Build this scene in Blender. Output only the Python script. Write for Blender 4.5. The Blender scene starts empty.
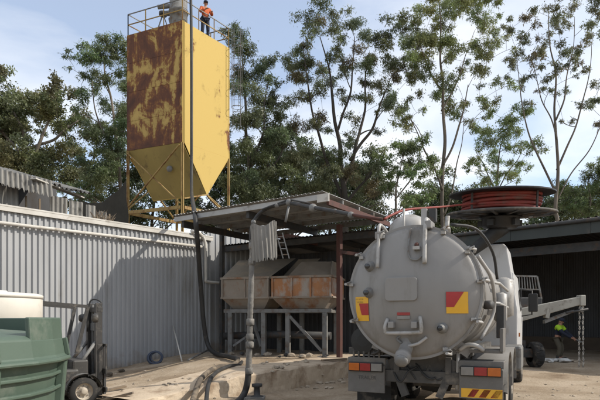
import bpy, bmesh, math, random
import numpy as np
from mathutils import Vector, Matrix
R = math.radians
S = bpy.context.scene
COL = S.collection
rnd = random.Random(7)

# ------------------------------------------------------------------ camera
F = 520.0                                   # focal length in photo pixels (600 px wide)
EYE, HOR = 1.65, 320.0                      # eye height (m), horizon row
cd = bpy.data.cameras.new('camera'); cam = bpy.data.objects.new('camera', cd); COL.objects.link(cam)
cam.location = (0, 0, EYE); cam.rotation_euler = (R(90), 0, 0)
cd.sensor_width = 36; cd.lens = 36 * F / 600; cd.shift_y = (HOR - 200) / 600
cd.clip_start = 0.1; cd.clip_end = 3000
S.camera = cam

# ------------------------------------------------------------------ sun and sky
SUN = Vector((4.5, -.3, 3.5)).normalized()
ELEV = math.asin(SUN.z); AZ = math.atan2(SUN.x, SUN.y)
sd = bpy.data.lights.new('sun', 'SUN'); sd.energy = 4.4; sd.angle = R(0.6); sd.color = (1, .93, .82)
so = bpy.data.objects.new('sun', sd); COL.objects.link(so); so.location = SUN * 60
so.rotation_euler = (-SUN).to_track_quat('-Z', 'Y').to_euler()
wd = bpy.data.worlds.new('World'); S.world = wd; wd.use_nodes = True
wn, wl = wd.node_tree.nodes, wd.node_tree.links
bg = wn['Background']; bg.inputs[1].default_value = 0.15
sky = wn.new('ShaderNodeTexSky'); sky.sky_type = 'NISHITA'; sky.sun_disc = False
sky.sun_elevation = ELEV; sky.sun_rotation = AZ; sky.air_density = 1.0; sky.dust_density = 0.7; sky.ozone_density = 1.2
tc = wn.new('ShaderNodeTexCoord')
sep = wn.new('ShaderNodeSeparateXYZ'); wl.new(tc.outputs['Generated'], sep.inputs[0])
def wmath(op, a, b, clamp=False):
    n = wn.new('ShaderNodeMath'); n.operation = op; n.use_clamp = clamp
    for i, v in enumerate((a, b)):
        if v is None: continue
        if isinstance(v, (int, float)): n.inputs[i].default_value = v
        else: wl.new(v, n.inputs[i])
    return n.outputs[0]
zz = wmath('ADD', wmath('MAXIMUM', sep.outputs[2], 0.0), 0.16)
cx_ = wmath('DIVIDE', sep.outputs[0], zz); cy_ = wmath('DIVIDE', sep.outputs[1], zz)
cmb = wn.new('ShaderNodeCombineXYZ'); wl.new(cx_, cmb.inputs[0]); wl.new(cy_, cmb.inputs[1])
mp = wn.new('ShaderNodeMapping'); mp.inputs['Location'].default_value = (7.7, 2.9, 0); mp.inputs['Scale'].default_value = (1.0, 1.5, 1)
mp.inputs['Rotation'].default_value = (0, 0, R(25)); wl.new(cmb.outputs[0], mp.inputs[0])
nz = wn.new('ShaderNodeTexNoise'); nz.inputs['Scale'].default_value = 0.85; nz.inputs['Detail'].default_value = 7
nz.inputs['Roughness'].default_value = 0.52; nz.inputs['Distortion'].default_value = 0.5; wl.new(mp.outputs[0], nz.inputs['Vector'])
cr = wn.new('ShaderNodeValToRGB'); cr.color_ramp.elements[0].position = .38; cr.color_ramp.elements[1].position = .66
cr.color_ramp.elements[0].color = (.3, .3, .3, 1); cr.color_ramp.elements[1].color = (1, 1, 1, 1)
wl.new(nz.outputs['Fac'], cr.inputs[0])
mx = wn.new('ShaderNodeMix'); mx.data_type = 'RGBA'; wl.new(cr.outputs[0], mx.inputs['Factor'])
hs = wn.new('ShaderNodeHueSaturation'); hs.inputs['Saturation'].default_value = 1.15; hs.inputs['Value'].default_value = 1.2; wl.new(sky.outputs[0], hs.inputs['Color'])
wl.new(hs.outputs[0], mx.inputs['A']); mx.inputs['B'].default_value = (6.7, 6.8, 6.95, 1)
wl.new(mx.outputs['Result'], bg.inputs[0])
S.view_settings.view_transform = 'Standard'; S.view_settings.look = 'None'
S.view_settings.exposure = 0.2; S.view_settings.gamma = 1.0
S.cycles.max_bounces = 6; S.cycles.transparent_max_bounces = 6; S.cycles.use_denoising = True

def W(px, py, Y):                            # a photo pixel at depth Y
    return Vector(((px - 300) / F * Y, Y, EYE + (HOR - py) / F * Y))

# ------------------------------------------------------------------ materials
def _nodes(name):
    m = bpy.data.materials.new(name); m.use_nodes = True
    n = m.node_tree.nodes; return m, n, m.node_tree.links, n['Principled BSDF']
def pmat(name, c1, c2=None, scale=3.0, rough=.6, metal=0.0, dirt=None, dirt_amt=.5, dirt_scale=1.5, streak=1.0,
         bump=.08, bump_scale=40, dirt_rough=.9, spec=.4, rand=1.0):
    """two-tone noise colour, optional second layer of dirt or rust with its own shape, fine bump"""
    m, n, l, b = _nodes(name)
    c2 = c2 or tuple(x * .8 for x in c1)
    tcn = n.new('ShaderNodeTexCoord'); oi = n.new('ShaderNodeObjectInfo')
    ad = n.new('ShaderNodeVectorMath'); ad.operation = 'MULTIPLY_ADD'
    l.new(oi.outputs['Random'], ad.inputs[0]); ad.inputs[1].default_value = (37 * rand, 51 * rand, 23 * rand); l.new(tcn.outputs['Object'], ad.inputs[2])
    def noise(sc, det=6, rg=.6, st=1.0):
        mpn = n.new('ShaderNodeMapping'); l.new(ad.outputs[0], mpn.inputs[0]); mpn.inputs['Scale'].default_value = (1, 1, st)
        t = n.new('ShaderNodeTexNoise'); t.inputs['Scale'].default_value = sc; t.inputs['Detail'].default_value = det
        t.inputs['Roughness'].default_value = rg; l.new(mpn.outputs[0], t.inputs['Vector']); return t.outputs['Fac']
    def ramp(s, lo, hi):
        r = n.new('ShaderNodeMapRange'); r.inputs[1].default_value = lo; r.inputs[2].default_value = hi; l.new(s, r.inputs[0]); return r.outputs[0]
    def mix(fac, a, bb):
        x = n.new('ShaderNodeMix'); x.data_type = 'RGBA'; l.new(fac, x.inputs['Factor'])
        for k, v in (('A', a), ('B', bb)):
            if isinstance(v, tuple): x.inputs[k].default_value = (*v, 1)
            else: l.new(v, x.inputs[k])
        return x.outputs['Result']
    col = mix(ramp(noise(scale, st=streak), .3, .7), c1, c2)
    ro = None
    if dirt:
        lo = .72 - .45 * dirt_amt
        k = ramp(noise(dirt_scale, 9, .68, streak), lo, lo + .14)
        col = mix(k, col, dirt)
        rr = n.new('ShaderNodeMapRange'); l.new(k, rr.inputs[0]); rr.inputs[3].default_value = rough; rr.inputs[4].default_value = dirt_rough
        ro = rr.outputs[0]
        if metal:
            mm = n.new('ShaderNodeMapRange'); l.new(k, mm.inputs[0]); mm.inputs[3].default_value = metal; mm.inputs[4].default_value = 0
            l.new(mm.outputs[0], b.inputs['Metallic'])
    l.new(col, b.inputs['Base Color'])
    if ro: l.new(ro, b.inputs['Roughness'])
    else: b.inputs['Roughness'].default_value = rough
    if metal and not dirt: b.inputs['Metallic'].default_value = metal
    b.inputs['Specular IOR Level'].default_value = spec
    if bump:
        bp = n.new('ShaderNodeBump'); bp.inputs['Strength'].default_value = bump; bp.inputs['Distance'].default_value = .02
        l.new(noise(bump_scale, 4), bp.inputs['Height']); l.new(bp.outputs[0], b.inputs['Normal'])
    return m
M = {}
M['clad'] = pmat('grey cladding', (.345, .35, .355), (.265, .27, .275), 1.2, .55, 0, (.22, .21, .19), .36, 1.2, .2, .04)
M['clad_white'] = pmat('pale trim', (.52, .5, .46), (.4, .38, .34), 2, .6, 0, (.25, .22, .18), .35, 3, 1, .05)
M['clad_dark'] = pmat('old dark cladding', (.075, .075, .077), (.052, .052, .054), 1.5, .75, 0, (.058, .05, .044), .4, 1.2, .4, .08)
M['asbestos'] = pmat('weathered fibre cement', (.27, .26, .24), (.17, .163, .15), 2.2, .95, 0, (.06, .058, .05), .45, 2.5, .5, .2)
M['canopy'] = pmat('galvanised roofing', (.42, .42, .41), (.32, .32, .31), 1.5, .6, .15, (.16, .13, .1), .35, 1.5, 1, .04)
M['steel_dark'] = pmat('dark painted steel', (.055, .055, .055), (.03, .03, .03), 5, .65, 0, (.1, .065, .045), .4, 4, 1, .06)
M['steel_grey'] = pmat('grey steel', (.2, .2, .195), (.12, .12, .115), 4, .6, .1, (.13, .09, .06), .42, 4, 1, .08)
M['steel_red'] = pmat('red oxide steel', (.095, .036, .027), (.065, .028, .022), 4, .75, 0, (.06, .045, .038), .45, 3, .6, .08)
M['red_hose'] = pmat('red hose', (.22, .034, .024), (.15, .03, .022), 3, .65, 0, (.14, .075, .058), .42, 3, 1, .03)
M['yellow'] = pmat('yellow silo paint', (.50, .365, .115), (.44, .315, .095), .8, .6, 0, (.33, .235, .085), .32, 1.3, .45, .04, rand=0)
M['yellow_frame'] = pmat('yellow frame with rust', (.34, .235, .08), (.24, .16, .055), 2, .7, 0, (.13, .055, .025), .5, 2.2, .4, .12)
M['tank'] = pmat('grey tank paint', (.235, .227, .217), (.195, .188, .179), 1.1, .42, 0, (.15, .138, .122), .47, 1.8, .22, .03, 30, .7)
_n, _l = M['tank'].node_tree.nodes, M['tank'].node_tree.links
_t = _n.new('ShaderNodeTexNoise'); _t.inputs['Scale'].default_value = 2.4; _t.inputs['Detail'].default_value = 2; _c = _n.new('ShaderNodeTexCoord'); _l.new(_c.outputs['Object'], _t.inputs['Vector'])
_b = _n.new('ShaderNodeBump'); _b.inputs['Strength'].default_value = .22; _b.inputs['Distance'].default_value = .06; _l.new(_t.outputs['Fac'], _b.inputs['Height'])
_p = _n['Principled BSDF']; _l.new(_p.inputs['Normal'].links[0].from_socket, _b.inputs['Normal']); _l.new(_b.outputs[0], _p.inputs['Normal'])
M['tank_pipe'] = pmat('pale grey steel', (.36, .35, .335), (.29, .28, .265), 4, .45, 0, (.2, .185, .16), .38, 4, 1, .04)
M['cab'] = pmat('white cab paint', (.52, .52, .52), (.47, .47, .465), 1.5, .35, 0, (.36, .33, .29), .32, 1.5, .5, .02)
M['chassis'] = pmat('dusty chassis', (.085, .08, .074), (.05, .048, .045), 4, .75, 0, (.17, .15, .125), .45, 3, 1, .1)
M['mud'] = pmat('muddy grey guard', (.15, .142, .132), (.1, .095, .088), 3, .8, 0, (.2, .178, .15), .42, 3, 1, .1)
M['rubber'] = pmat('tyre rubber', (.028, .027, .026), (.02, .02, .02), 8, .85, 0, (.11, .095, .078), .45, 4, 1, .1)
M['hose'] = pmat('black hose rubber', (.022, .022, .022), (.035, .034, .033), 3, .6, 0, (.1, .09, .08), .3, 3, 1, .05)
M['hose_dirty'] = pmat('dusty hose', (.12, .095, .07), (.06, .05, .04), 4, .8, 0, (.2, .16, .115), .5, 3, 1, .08)
M['concrete_splash'] = pmat('cement crusted steel', (.2, .19, .175), (.11, .105, .095), 6, .9, 0, (.28, .26, .23), .42, 9, .6, .6, 22)
M['green'] = pmat('green moulded plastic', (.075, .108, .082), (.06, .09, .067), 1.3, .55, 0, (.115, .135, .108), .4, 2.0, 1, .05)
M['white_poly'] = pmat('white plastic', (.62, .59, .53), (.54, .51, .45), 2, .5, 0, (.36, .32, .25), .3, 2.5, 1, .03)
M['rust_bin'] = pmat('rusted bin steel', (.30, .26, .215), (.22, .185, .15), 1.5, .8, 0, (.22, .1, .045), .44, 1.6, .7, .2)
M['orange_bin'] = pmat('orange rust stained bin', (.40, .19, .085), (.3, .14, .07), 2.2, .75, 0, (.36, .32, .28), .56, 2.4, .6, .15)
M['bin_dark'] = pmat('dark weathered sheet', (.27, .235, .19), (.19, .165, .135), 1.6, .8, 0, (.32, .26, .19), .45, 1.5, .6, .12)
M['forklift'] = pmat('dark forklift paint', (.05, .047, .044), (.035, .033, .03), 4, .5, 0, (.13, .115, .095), .38, 5, 1, .05)
M['hub'] = pmat('pale wheel hub', (.42, .37, .3), (.3, .26, .21), 5, .6, 0, (.16, .13, .1), .45, 6, 1, .05)
M['wood'] = pmat('grey timber', (.22, .17, .115), (.14, .105, .075), 3, .9, 0, (.1, .085, .07), .4, 4, 1, .2)
M['bark'] = pmat('gum bark', (.17, .145, .115), (.09, .076, .062), 1.2, .9, 0, (.25, .22, .185), .42, .8, .35, .3, 12)
M['bark_dark'] = pmat('dark bark', (.075, .064, .053), (.045, .04, .034), 1.5, .95, 0, (.12, .105, .09), .35, 1, .4, .3, 12)
M['tarp'] = pmat('dark shade cloth', (.014, .014, .013), (.01, .01, .0095), 2, 1.0, 0, None, bump=.15, spec=.1)
M['machine'] = pmat('pale machine paint', (.34, .33, .29), (.26, .25, .22), 2, .55, 0, (.14, .12, .1), .4, 3, 1, .05)
M['rubble'] = pmat('broken concrete', (.4, .34, .265), (.3, .25, .19), 5, .95, 0, (.2, .16, .115), .4, 5, 1, .4)
M['bag'] = pmat('white bag plastic', (.6, .59, .56), (.45, .44, .42), 5, .5, 0, (.25, .22, .18), .35, 5, 1, .2)
M['plate_yellow'] = pmat('yellow reflective', (.68, .37, .03), (.6, .33, .03), 6, .45, bump=0)
M['plate_red'] = pmat('red reflective', (.36, .03, .03), (.3, .028, .028), 6, .45, bump=0)
M['lens_red'] = pmat('red lamp lens', (.30, .028, .025), (.22, .022, .02), 8, .25, bump=.02)
M['lens_orange'] = pmat('orange lamp lens', (.48, .13, .02), (.38, .1, .018), 8, .25, bump=.02)
M['lens_clear'] = pmat('dusty clear lens', (.22, .21, .195), (.17, .162, .15), 8, .3, bump=.02)
M['black'] = pmat('black paint', (.012, .012, .012), (.02, .02, .02), 5, .5, bump=.03)
M['text_dark'] = pmat('faded dark lettering', (.06, .058, .054), (.09, .085, .08), 20, .8, bump=0)
M['skin'] = pmat('skin', (.38, .2, .13), (.33, .17, .11), 6, .6, bump=.02)
M['cloth_orange'] = pmat('orange work shirt', (.55, .13, .045), (.42, .1, .035), 4, .85, bump=.15)
M['cloth_lime'] = pmat('lime work shirt', (.42, .68, .03), (.34, .58, .03), 4, .75, bump=.15)
M['cloth_navy'] = pmat('navy work cloth', (.018, .022, .04), (.028, .032, .05), 4, .9, bump=.15)
M['cloth_khaki'] = pmat('khaki work cloth', (.1, .085, .06), (.075, .065, .047), 4, .9, bump=.15)
M['glass'] = pmat('dark glass', (.02, .022, .025), (.03, .032, .035), 3, .12, bump=0, spec=.6)
M['blue_hose'] = pmat('blue grey hose', (.05, .065, .1), (.035, .045, .07), 4, .55, bump=.03)

def rust_mat(name, amount, scale, base=(.40, .28, .095)):
    m, n, l, b = _nodes(name); tcn = n.new('ShaderNodeTexCoord')
    def noise(sc, det, rg, st, dist=0):
        mpn = n.new('ShaderNodeMapping'); l.new(tcn.outputs['Object'], mpn.inputs[0]); mpn.inputs['Scale'].default_value = (1, 1, st)
        t = n.new('ShaderNodeTexNoise'); t.inputs['Scale'].default_value = sc; t.inputs['Detail'].default_value = det; t.inputs['Roughness'].default_value = rg
        t.inputs['Distortion'].default_value = dist; l.new(mpn.outputs[0], t.inputs['Vector']); return t.outputs['Fac']
    def mth(op, a, c):
        x = n.new('ShaderNodeMath'); x.operation = op
        for i, v in enumerate((a, c)):
            if isinstance(v, float): x.inputs[i].default_value = v
            else: l.new(v, x.inputs[i])
        return x.outputs[0]
    mask = mth('ADD', mth('MULTIPLY', noise(scale, 12, .66, .8, .6), .62), mth('ADD', mth('MULTIPLY', noise(3.2, 8, .7, .12), .24), mth('MULTIPLY', noise(9, 6, .75, .7), .14)))
    r = n.new('ShaderNodeValToRGB'); e = r.color_ramp.elements; c0 = .5 - amount
    st = [(c0 - .05, base), (c0 - .006, tuple(x * .8 for x in base)), (c0 + .012, (.19, .085, .032)), (c0 + .05, (.115, .05, .03)), (c0 + .14, (.072, .036, .027))]
    while len(e) < 5: e.new(.5)
    for k, (p, c) in enumerate(st): e[k].position = p; e[k].color = (*c, 1)
    l.new(mask, r.inputs[0]); l.new(r.outputs[0], b.inputs['Base Color']); b.inputs['Roughness'].default_value = .8; b.inputs['Specular IOR Level'].default_value = .25
    bp = n.new('ShaderNodeBump'); bp.inputs['Strength'].default_value = .35; bp.inputs['Distance'].default_value = .03; l.new(mask, bp.inputs['Height']); l.new(bp.outputs[0], b.inputs['Normal'])
    return m
M['yellow_rust'] = rust_mat('rusted yellow paint', .035, .8)
M['yellow'] = rust_mat('yellow silo paint', -.095, .7, (.48, .345, .108))
def add_mud(m, col, top, depth):
    n, l = m.node_tree.nodes, m.node_tree.links; b = n['Principled BSDF']; src = b.inputs['Base Color'].links[0].from_socket
    tcn = n.new('ShaderNodeTexCoord'); sp = n.new('ShaderNodeSeparateXYZ'); l.new(tcn.outputs['Object'], sp.inputs[0])
    g = n.new('ShaderNodeNewGeometry'); t = n.new('ShaderNodeTexNoise'); t.inputs['Scale'].default_value = 1.7; t.inputs['Detail'].default_value = 8; t.inputs['Roughness'].default_value = .7; l.new(g.outputs['Position'], t.inputs['Vector'])
    a = n.new('ShaderNodeMath'); a.operation = 'MULTIPLY_ADD'; l.new(t.outputs['Fac'], a.inputs[0]); a.inputs[1].default_value = -1.6; l.new(sp.outputs[2], a.inputs[2])
    r = n.new('ShaderNodeMapRange'); l.new(a.outputs[0], r.inputs[0]); r.inputs[1].default_value = top - .8; r.inputs[2].default_value = top - .8 - depth; r.inputs[3].default_value = 0; r.inputs[4].default_value = .75
    x = n.new('ShaderNodeMix'); x.data_type = 'RGBA'; l.new(r.outputs[0], x.inputs['Factor']); l.new(src, x.inputs['A']); x.inputs['B'].default_value = (*col, 1); l.new(x.outputs['Result'], b.inputs['Base Color'])
add_mud(M['clad'], (.21, .17, .125), .75, .45)
def leaf_mat(name):
    m, n, l, b = _nodes(name)
    at = n.new('ShaderNodeAttribute'); at.attribute_name = 'tint'
    tr = n.new('ShaderNodeBsdfTranslucent'); df = n.new('ShaderNodeBsdfDiffuse'); gl = n.new('ShaderNodeBsdfGlossy')
    gl.inputs['Roughness'].default_value = .45; gl.inputs['Color'].default_value = (.5, .5, .5, 1)
    m1 = n.new('ShaderNodeMixShader'); m1.inputs[0].default_value = .42
    m2 = n.new('ShaderNodeMixShader'); m2.inputs[0].default_value = .06
    l.new(at.outputs['Color'], df.inputs[0]); l.new(at.outputs['Color'], tr.inputs[0])
    l.new(df.outputs[0], m1.inputs[1]); l.new(tr.outputs[0], m1.inputs[2])
    l.new(m1.outputs[0], m2.inputs[1]); l.new(gl.outputs[0], m2.inputs[2])
    l.new(m2.outputs[0], n['Material Output'].inputs[0]); return m
M['leaf'] = leaf_mat('leaves')

def ground_mat():
    m, n, l, b = _nodes('sandy dirt')
    tcn = n.new('ShaderNodeTexCoord')
    def noise(sc, det=8, rg=.62, dist=0):
        t = n.new('ShaderNodeTexNoise'); t.inputs['Scale'].default_value = sc; t.inputs['Detail'].default_value = det
        t.inputs['Roughness'].default_value = rg; t.inputs['Distortion'].default_value = dist; l.new(tcn.outputs['Object'], t.inputs['Vector']); return t.outputs['Fac']
    def rmp(s, stops):
        r = n.new('ShaderNodeValToRGB'); e = r.color_ramp.elements
        while len(e) < len(stops): e.new(.5)
        for k, (p, c) in enumerate(stops): e[k].position = p; e[k].color = (*c, 1)
        l.new(s, r.inputs[0]); return r.outputs[0]
    def mul(a, bb, f):
        x = n.new('ShaderNodeMix'); x.data_type = 'RGBA'; x.blend_type = 'MULTIPLY'; x.inputs['Factor'].default_value = f
        l.new(a, x.inputs['A']); l.new(bb, x.inputs['B']); return x.outputs['Result']
    base = rmp(noise(.55, 8, .65, .4), [(.3, (.25, .18, .12)), (.44, (.42, .33, .235)), (.6, (.56, .46, .35)), (.75, (.5, .43, .345))])
    fine = rmp(noise(16, 6, .75), [(.3, (.45, .42, .38)), (.5, (.85, .84, .82)), (.7, (1, 1, 1))])
    peb = rmp(noise(55, 3, .8), [(.34, (.5, .48, .45)), (.46, (1, 1, 1))])
    c = mul(mul(base, fine, .7), peb, .55)
    l.new(c, b.inputs['Base Color']); b.inputs['Roughness'].default_value = .95; b.inputs['Specular IOR Level'].default_value = .2
    ad = n.new('ShaderNodeMath'); ad.operation = 'ADD'; l.new(noise(7, 8, .7), ad.inputs[0]); l.new(noise(45, 4, .8), ad.inputs[1])
    bp = n.new('ShaderNodeBump'); bp.inputs['Strength'].default_value = .8; bp.inputs['Distance'].default_value = .05
    l.new(ad.outputs[0], bp.inputs['Height']); l.new(bp.outputs[0], b.inputs['Normal'])
    return m
M['ground'] = ground_mat()
M['ledge'] = pmat('rough dusty concrete', (.50, .41, .305), (.39, .31, .225), 1.6, .95, 0, (.27, .195, .13), .45, 1.8, .8, .7, 14)

# ------------------------------------------------------------------ mesh helpers
def frame_of(p, q):
    z = (q - p).normalized(); a = Vector((0, 0, 1)) if abs(z.z) < .95 else Vector((0, 1, 0))
    x = a.cross(z).normalized(); return x, z.cross(x), z
class MB:
    def __init__(s): s.v = []; s.f = []; s.sm = []
    def add(s, vs, fs, smooth=False):
        o = len(s.v); s.v += [tuple(v) for v in vs]; s.f += [tuple(i + o for i in f) for f in fs]; s.sm += [smooth] * len(fs); return s
    def box(s, c, d, rz=0, mat=None):
        m = mat or Matrix.Rotation(rz, 3, 'Z'); c = Vector(c)
        vs = [c + m @ Vector((x * d[0] / 2, y * d[1] / 2, z * d[2] / 2)) for x in (-1, 1) for y in (-1, 1) for z in (-1, 1)]
        return s.add(vs, [(0, 1, 3, 2), (4, 6, 7, 5), (0, 4, 5, 1), (2, 3, 7, 6), (0, 2, 6, 4), (1, 5, 7, 3)])
    def bar(s, p, q, w, h=None):
        p, q = Vector(p), Vector(q); h = h or w; x, y, z = frame_of(p, q)
        vs = [e + x * a * w / 2 + y * b * h / 2 for e in (p, q) for a, b in ((-1, -1), (1, -1), (1, 1), (-1, 1))]
        return s.add(vs, [(3, 2, 1, 0), (4, 5, 6, 7), (0, 1, 5, 4), (1, 2, 6, 5), (2, 3, 7, 6), (3, 0, 4, 7)])
    def tube(s, pts, r, n=8, cap=True):
        pts = [Vector(p) for p in pts]; rs = r if isinstance(r, (list, tuple)) else [r] * len(pts)
        vs, fs = [], []; x = None
        for i, p in enumerate(pts):
            t = (pts[min(i + 1, len(pts) - 1)] - pts[max(i - 1, 0)]).normalized()
            if x is None: x, y, _ = frame_of(p, p + t)
            else:
                x = (x - t * x.dot(t)); x = x.normalized() if x.length > 1e-6 else frame_of(p, p + t)[0]; y = t.cross(x)
            vs += [p + (x * math.cos(2 * math.pi * k / n) + y * math.sin(2 * math.pi * k / n)) * rs[i] for k in range(n)]
        for i in range(len(pts) - 1):
            for k in range(n): fs.append((i * n + k, i * n + (k + 1) % n, (i + 1) * n + (k + 1) % n, (i + 1) * n + k))
        s.add(vs, fs, True)
        if cap:
            o = len(s.v) - len(vs); e = o + (len(pts) - 1) * n
            s.f += [tuple(o + k for k in reversed(range(n))), tuple(e + k for k in range(n))]; s.sm += [False, False]
        return s
    def lathe(s, prof, n=24, c=(0, 0, 0), axis=(0, 0, 1), smooth=True, cap=True):
        c = Vector(c); x, y, z = frame_of(Vector((0, 0, 0)), Vector(axis))
        vs = [c + z * h + (x * math.cos(2 * math.pi * k / n) + y * math.sin(2 * math.pi * k / n)) * r for r, h in prof for k in range(n)]
        fs = [(i * n + k, i * n + (k + 1) % n, (i + 1) * n + (k + 1) % n, (i + 1) * n + k) for i in range(len(prof) - 1) for k in range(n)]
        if cap: fs += [tuple(reversed(range(n))), tuple((len(prof) - 1) * n + k for k in range(n))]
        return s.add(vs, fs, smooth)
    def ring(s, c, axis, r, t, n=32, m=8):
        c = Vector(c); x, y, z = frame_of(Vector((0, 0, 0)), Vector(axis)); vs = []
        for i in range(n):
            a = 2 * math.pi * i / n; d = x * math.cos(a) + y * math.sin(a)
            vs += [c + d * (r + t * math.cos(2 * math.pi * k / m)) + z * t * math.sin(2 * math.pi * k / m) for k in range(m)]
        return s.add(vs, [(i * m + k, ((i + 1) % n) * m + k, ((i + 1) % n) * m + (k + 1) % m, i * m + (k + 1) % m) for i in range(n) for k in range(m)], True)
    def slab(s, poly, d):                     # polygon (3D points) thickened along vector d
        d = Vector(d); n = len(poly); P = [Vector(p) for p in poly]
        return s.add(P + [p + d for p in P], [tuple(reversed(range(n))), tuple(range(n, 2 * n))] + [(i, (i + 1) % n, n + (i + 1) % n, n + i) for i in range(n)])
    def build(s, name, mat, parent=None, bev=0, recalc=True):
        me = bpy.data.meshes.new(name); me.from_pydata(s.v, [], s.f); me.polygons.foreach_set('use_smooth', s.sm)
        if recalc:
            bm = bmesh.new(); bm.from_mesh(me); bmesh.ops.recalc_face_normals(bm, faces=bm.faces); bm.to_mesh(me); bm.free()
        me.materials.append(M[mat] if isinstance(mat, str) else mat)
        o = bpy.data.objects.new(name, me); COL.objects.link(o); o.parent = parent
        if bev:
            b = o.modifiers.new('bevel', 'BEVEL'); b.width = bev; b.segments = 2; b.limit_method = 'ANGLE'; b.angle_limit = R(40)
        return o
def tag(o, label, cat, group=None, kind=None):
    if label: o['label'] = label
    if cat: o['category'] = cat
    if group: o['group'] = group
    if kind: o['kind'] = kind
    return o
def thing(name, label, cat, loc=(0, 0, 0), rz=0, group=None):
    o = bpy.data.objects.new(name, None); COL.objects.link(o); o.location = loc; o.rotation_euler = (0, 0, rz); o.empty_display_size = .3
    return tag(o, label, cat, group)
def copy_of(o, parent, loc=None, rz=None):
    c = o.copy(); COL.objects.link(c); c.parent = parent
    if loc is not None: c.location = loc
    if rz is not None: c.rotation_euler = (0, 0, rz)
    return c
def bez(a, b, c, d, n=12):
    a, b, c, d = map(Vector, (a, b, c, d)); out = []
    for i in range(n + 1):
        t = i / n; out.append(a * (1 - t) ** 3 + b * 3 * t * (1 - t) ** 2 + c * 3 * t * t * (1 - t) + d * t ** 3)
    return out
def spline(pts, n=6):
    P = [Vector(p) for p in pts]; P = [P[0] * 2 - P[1]] + P + [P[-1] * 2 - P[-2]]; out = []
    for i in range(1, len(P) - 2):
        for k in range(n):
            t = k / n; a, b, c, d = P[i - 1], P[i], P[i + 1], P[i + 2]
            out.append(.5 * ((2 * b) + (c - a) * t + (2 * a - 5 * b + 4 * c - d) * t * t + (3 * b - a - 3 * c + d) * t ** 3))
    return out + [P[-2]]
def corrugated(width, length, pitch, depth, prof='trap', th=.004, jag=0, rng=None):
    """sheet in local x (across ribs) and z (along ribs), ribs proud towards -y"""
    pts = []; n = max(1, round(width / pitch)); p = width / n
    for i in range(n):
        if prof == 'trap': pts += [(i * p, 0), (i * p + .42 * p, 0), (i * p + .54 * p, -depth), (i * p + .88 * p, -depth)]
        else: pts += [(i * p + k * p / 6, depth / 2 * (math.cos(2 * math.pi * k / 6) - 1)) for k in range(6)]
    pts.append((width, 0)); m = len(pts); mb = MB(); rng = rng or rnd
    low = [rng.uniform(-jag, jag) if jag else 0 for _ in pts]
    vs = [(x, y, low[i]) for i, (x, y) in enumerate(pts)] + [(x, y, length) for x, y in pts]
    vs += [(x, y + th, low[i]) for i, (x, y) in enumerate(pts)] + [(x, y + th, length) for x, y in pts]
    fs = []
    for i in range(m - 1):
        fs += [(i, i + 1, m + i + 1, m + i), (2 * m + i, 3 * m + i, 3 * m + i + 1, 2 * m + i + 1),
               (i, 2 * m + i, 2 * m + i + 1, i + 1), (m + i, m + i + 1, 3 * m + i + 1, 3 * m + i)]
    fs += [(0, m, 3 * m, 2 * m), (m - 1, 3 * m - 1, 4 * m - 1, 2 * m - 1)]
    return mb.add(vs, fs)

# ------------------------------------------------------------------ ground
LA = Vector((-.99, 11.44)); LE = Vector((.56, .829)); LN = Vector((-.829, .56))
def sstep(a, b, x): x = min(1, max(0, (x - a) / (b - a))); return x * x * (3 - 2 * x)
def vnoise(x, y, s=0):
    def h(i, j): return math.sin(i * 127.1 + j * 311.7 + s * 17.3) * 43758.5453 % 1
    i, j = math.floor(x), math.floor(y); u, v = x - i, y - j; u, v = u * u * (3 - 2 * u), v * v * (3 - 2 * v)
    return (h(i, j) * (1 - u) + h(i + 1, j) * u) * (1 - v) + (h(i, j + 1) * (1 - u) + h(i + 1, j + 1) * u) * v - .5
def gz(x, y):
    p = Vector((x, y)) - LA; t, d = p.dot(LE), p.dot(LN); d += .25 * vnoise(x * 1.1, y * 1.1, 3)
    k = min(1, max(0, t / 1.5)); w0, w1 = .25 * k - .3 * (1 - k), .75 * k + 1.9 * (1 - k)
    h = .47 * sstep(-3.5, 1.5, t - .45 * d) * sstep(w0, w1, d)
    near = 1 - sstep(25, 40, math.hypot(x, y))
    h += near * (.05 * vnoise(x * .7, y * .7) + .035 * vnoise(x * 2.1, y * 2.1, 1) + .02 * vnoise(x * 5, y * 5, 2))
    return h
xs = [-900, -300, -120, -60, -30, -18, -13] + list(np.arange(-10, 14.01, .11)) + [17, 22, 35, 70, 150, 400, 900]
ys = [-300, -80, -20, -5, 0, 3] + list(np.arange(5.5, 24.01, .12)) + [27, 31, 36, 45, 60, 90, 150, 300, 700, 1600]
mb = MB(); nx = len(xs)
mb.add([(x, y, gz(x, y)) for y in ys for x in xs], [(j * nx + i, j * nx + i + 1, (j + 1) * nx + i + 1, (j + 1) * nx + i) for j in range(len(ys) - 1) for i in range(nx - 1)], True)
tag(mb.build('ground', 'ground', recalc=False), 'sandy dirt yard with stones and tyre dust', 'ground', kind='structure')

# rough concrete ledge in front of the bins
prof = [(-.07, -.1), (-.05, .1), (-.035, .3), (-.02, .44), (.0, .475), (.05, .495), (.3, .505), (.8, .505), (1.3, .5), (1.5, .3)]
mb = MB(); nt = 140; rows = []
for i in range(nt + 1):
    t = -2.6 + 9.3 * i / nt; f = sstep(0, .36, i / nt)
    for k, (d, z) in enumerate(prof):
        dd = d + .14 * vnoise(t * .9, 0, 5) + .05 * vnoise(t * 7, k * 1.3, 6) * (k < 6); z2 = z * (.3 + .7 * f) + (.025 * vnoise(t * 4, d * 3, 7) if k > 2 else 0)
        p = LA + LE * t + LN * (dd + (1 - f) * .9 + .35 * vnoise(t * .5, 9, 4) * (1 - f)); rows.append((p.x, p.y, z2))
m_ = len(prof)
mb.add(rows, [(i * m_ + k, (i + 1) * m_ + k, (i + 1) * m_ + k + 1, i * m_ + k + 1) for i in range(nt) for k in range(m_ - 1)], False)
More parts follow.
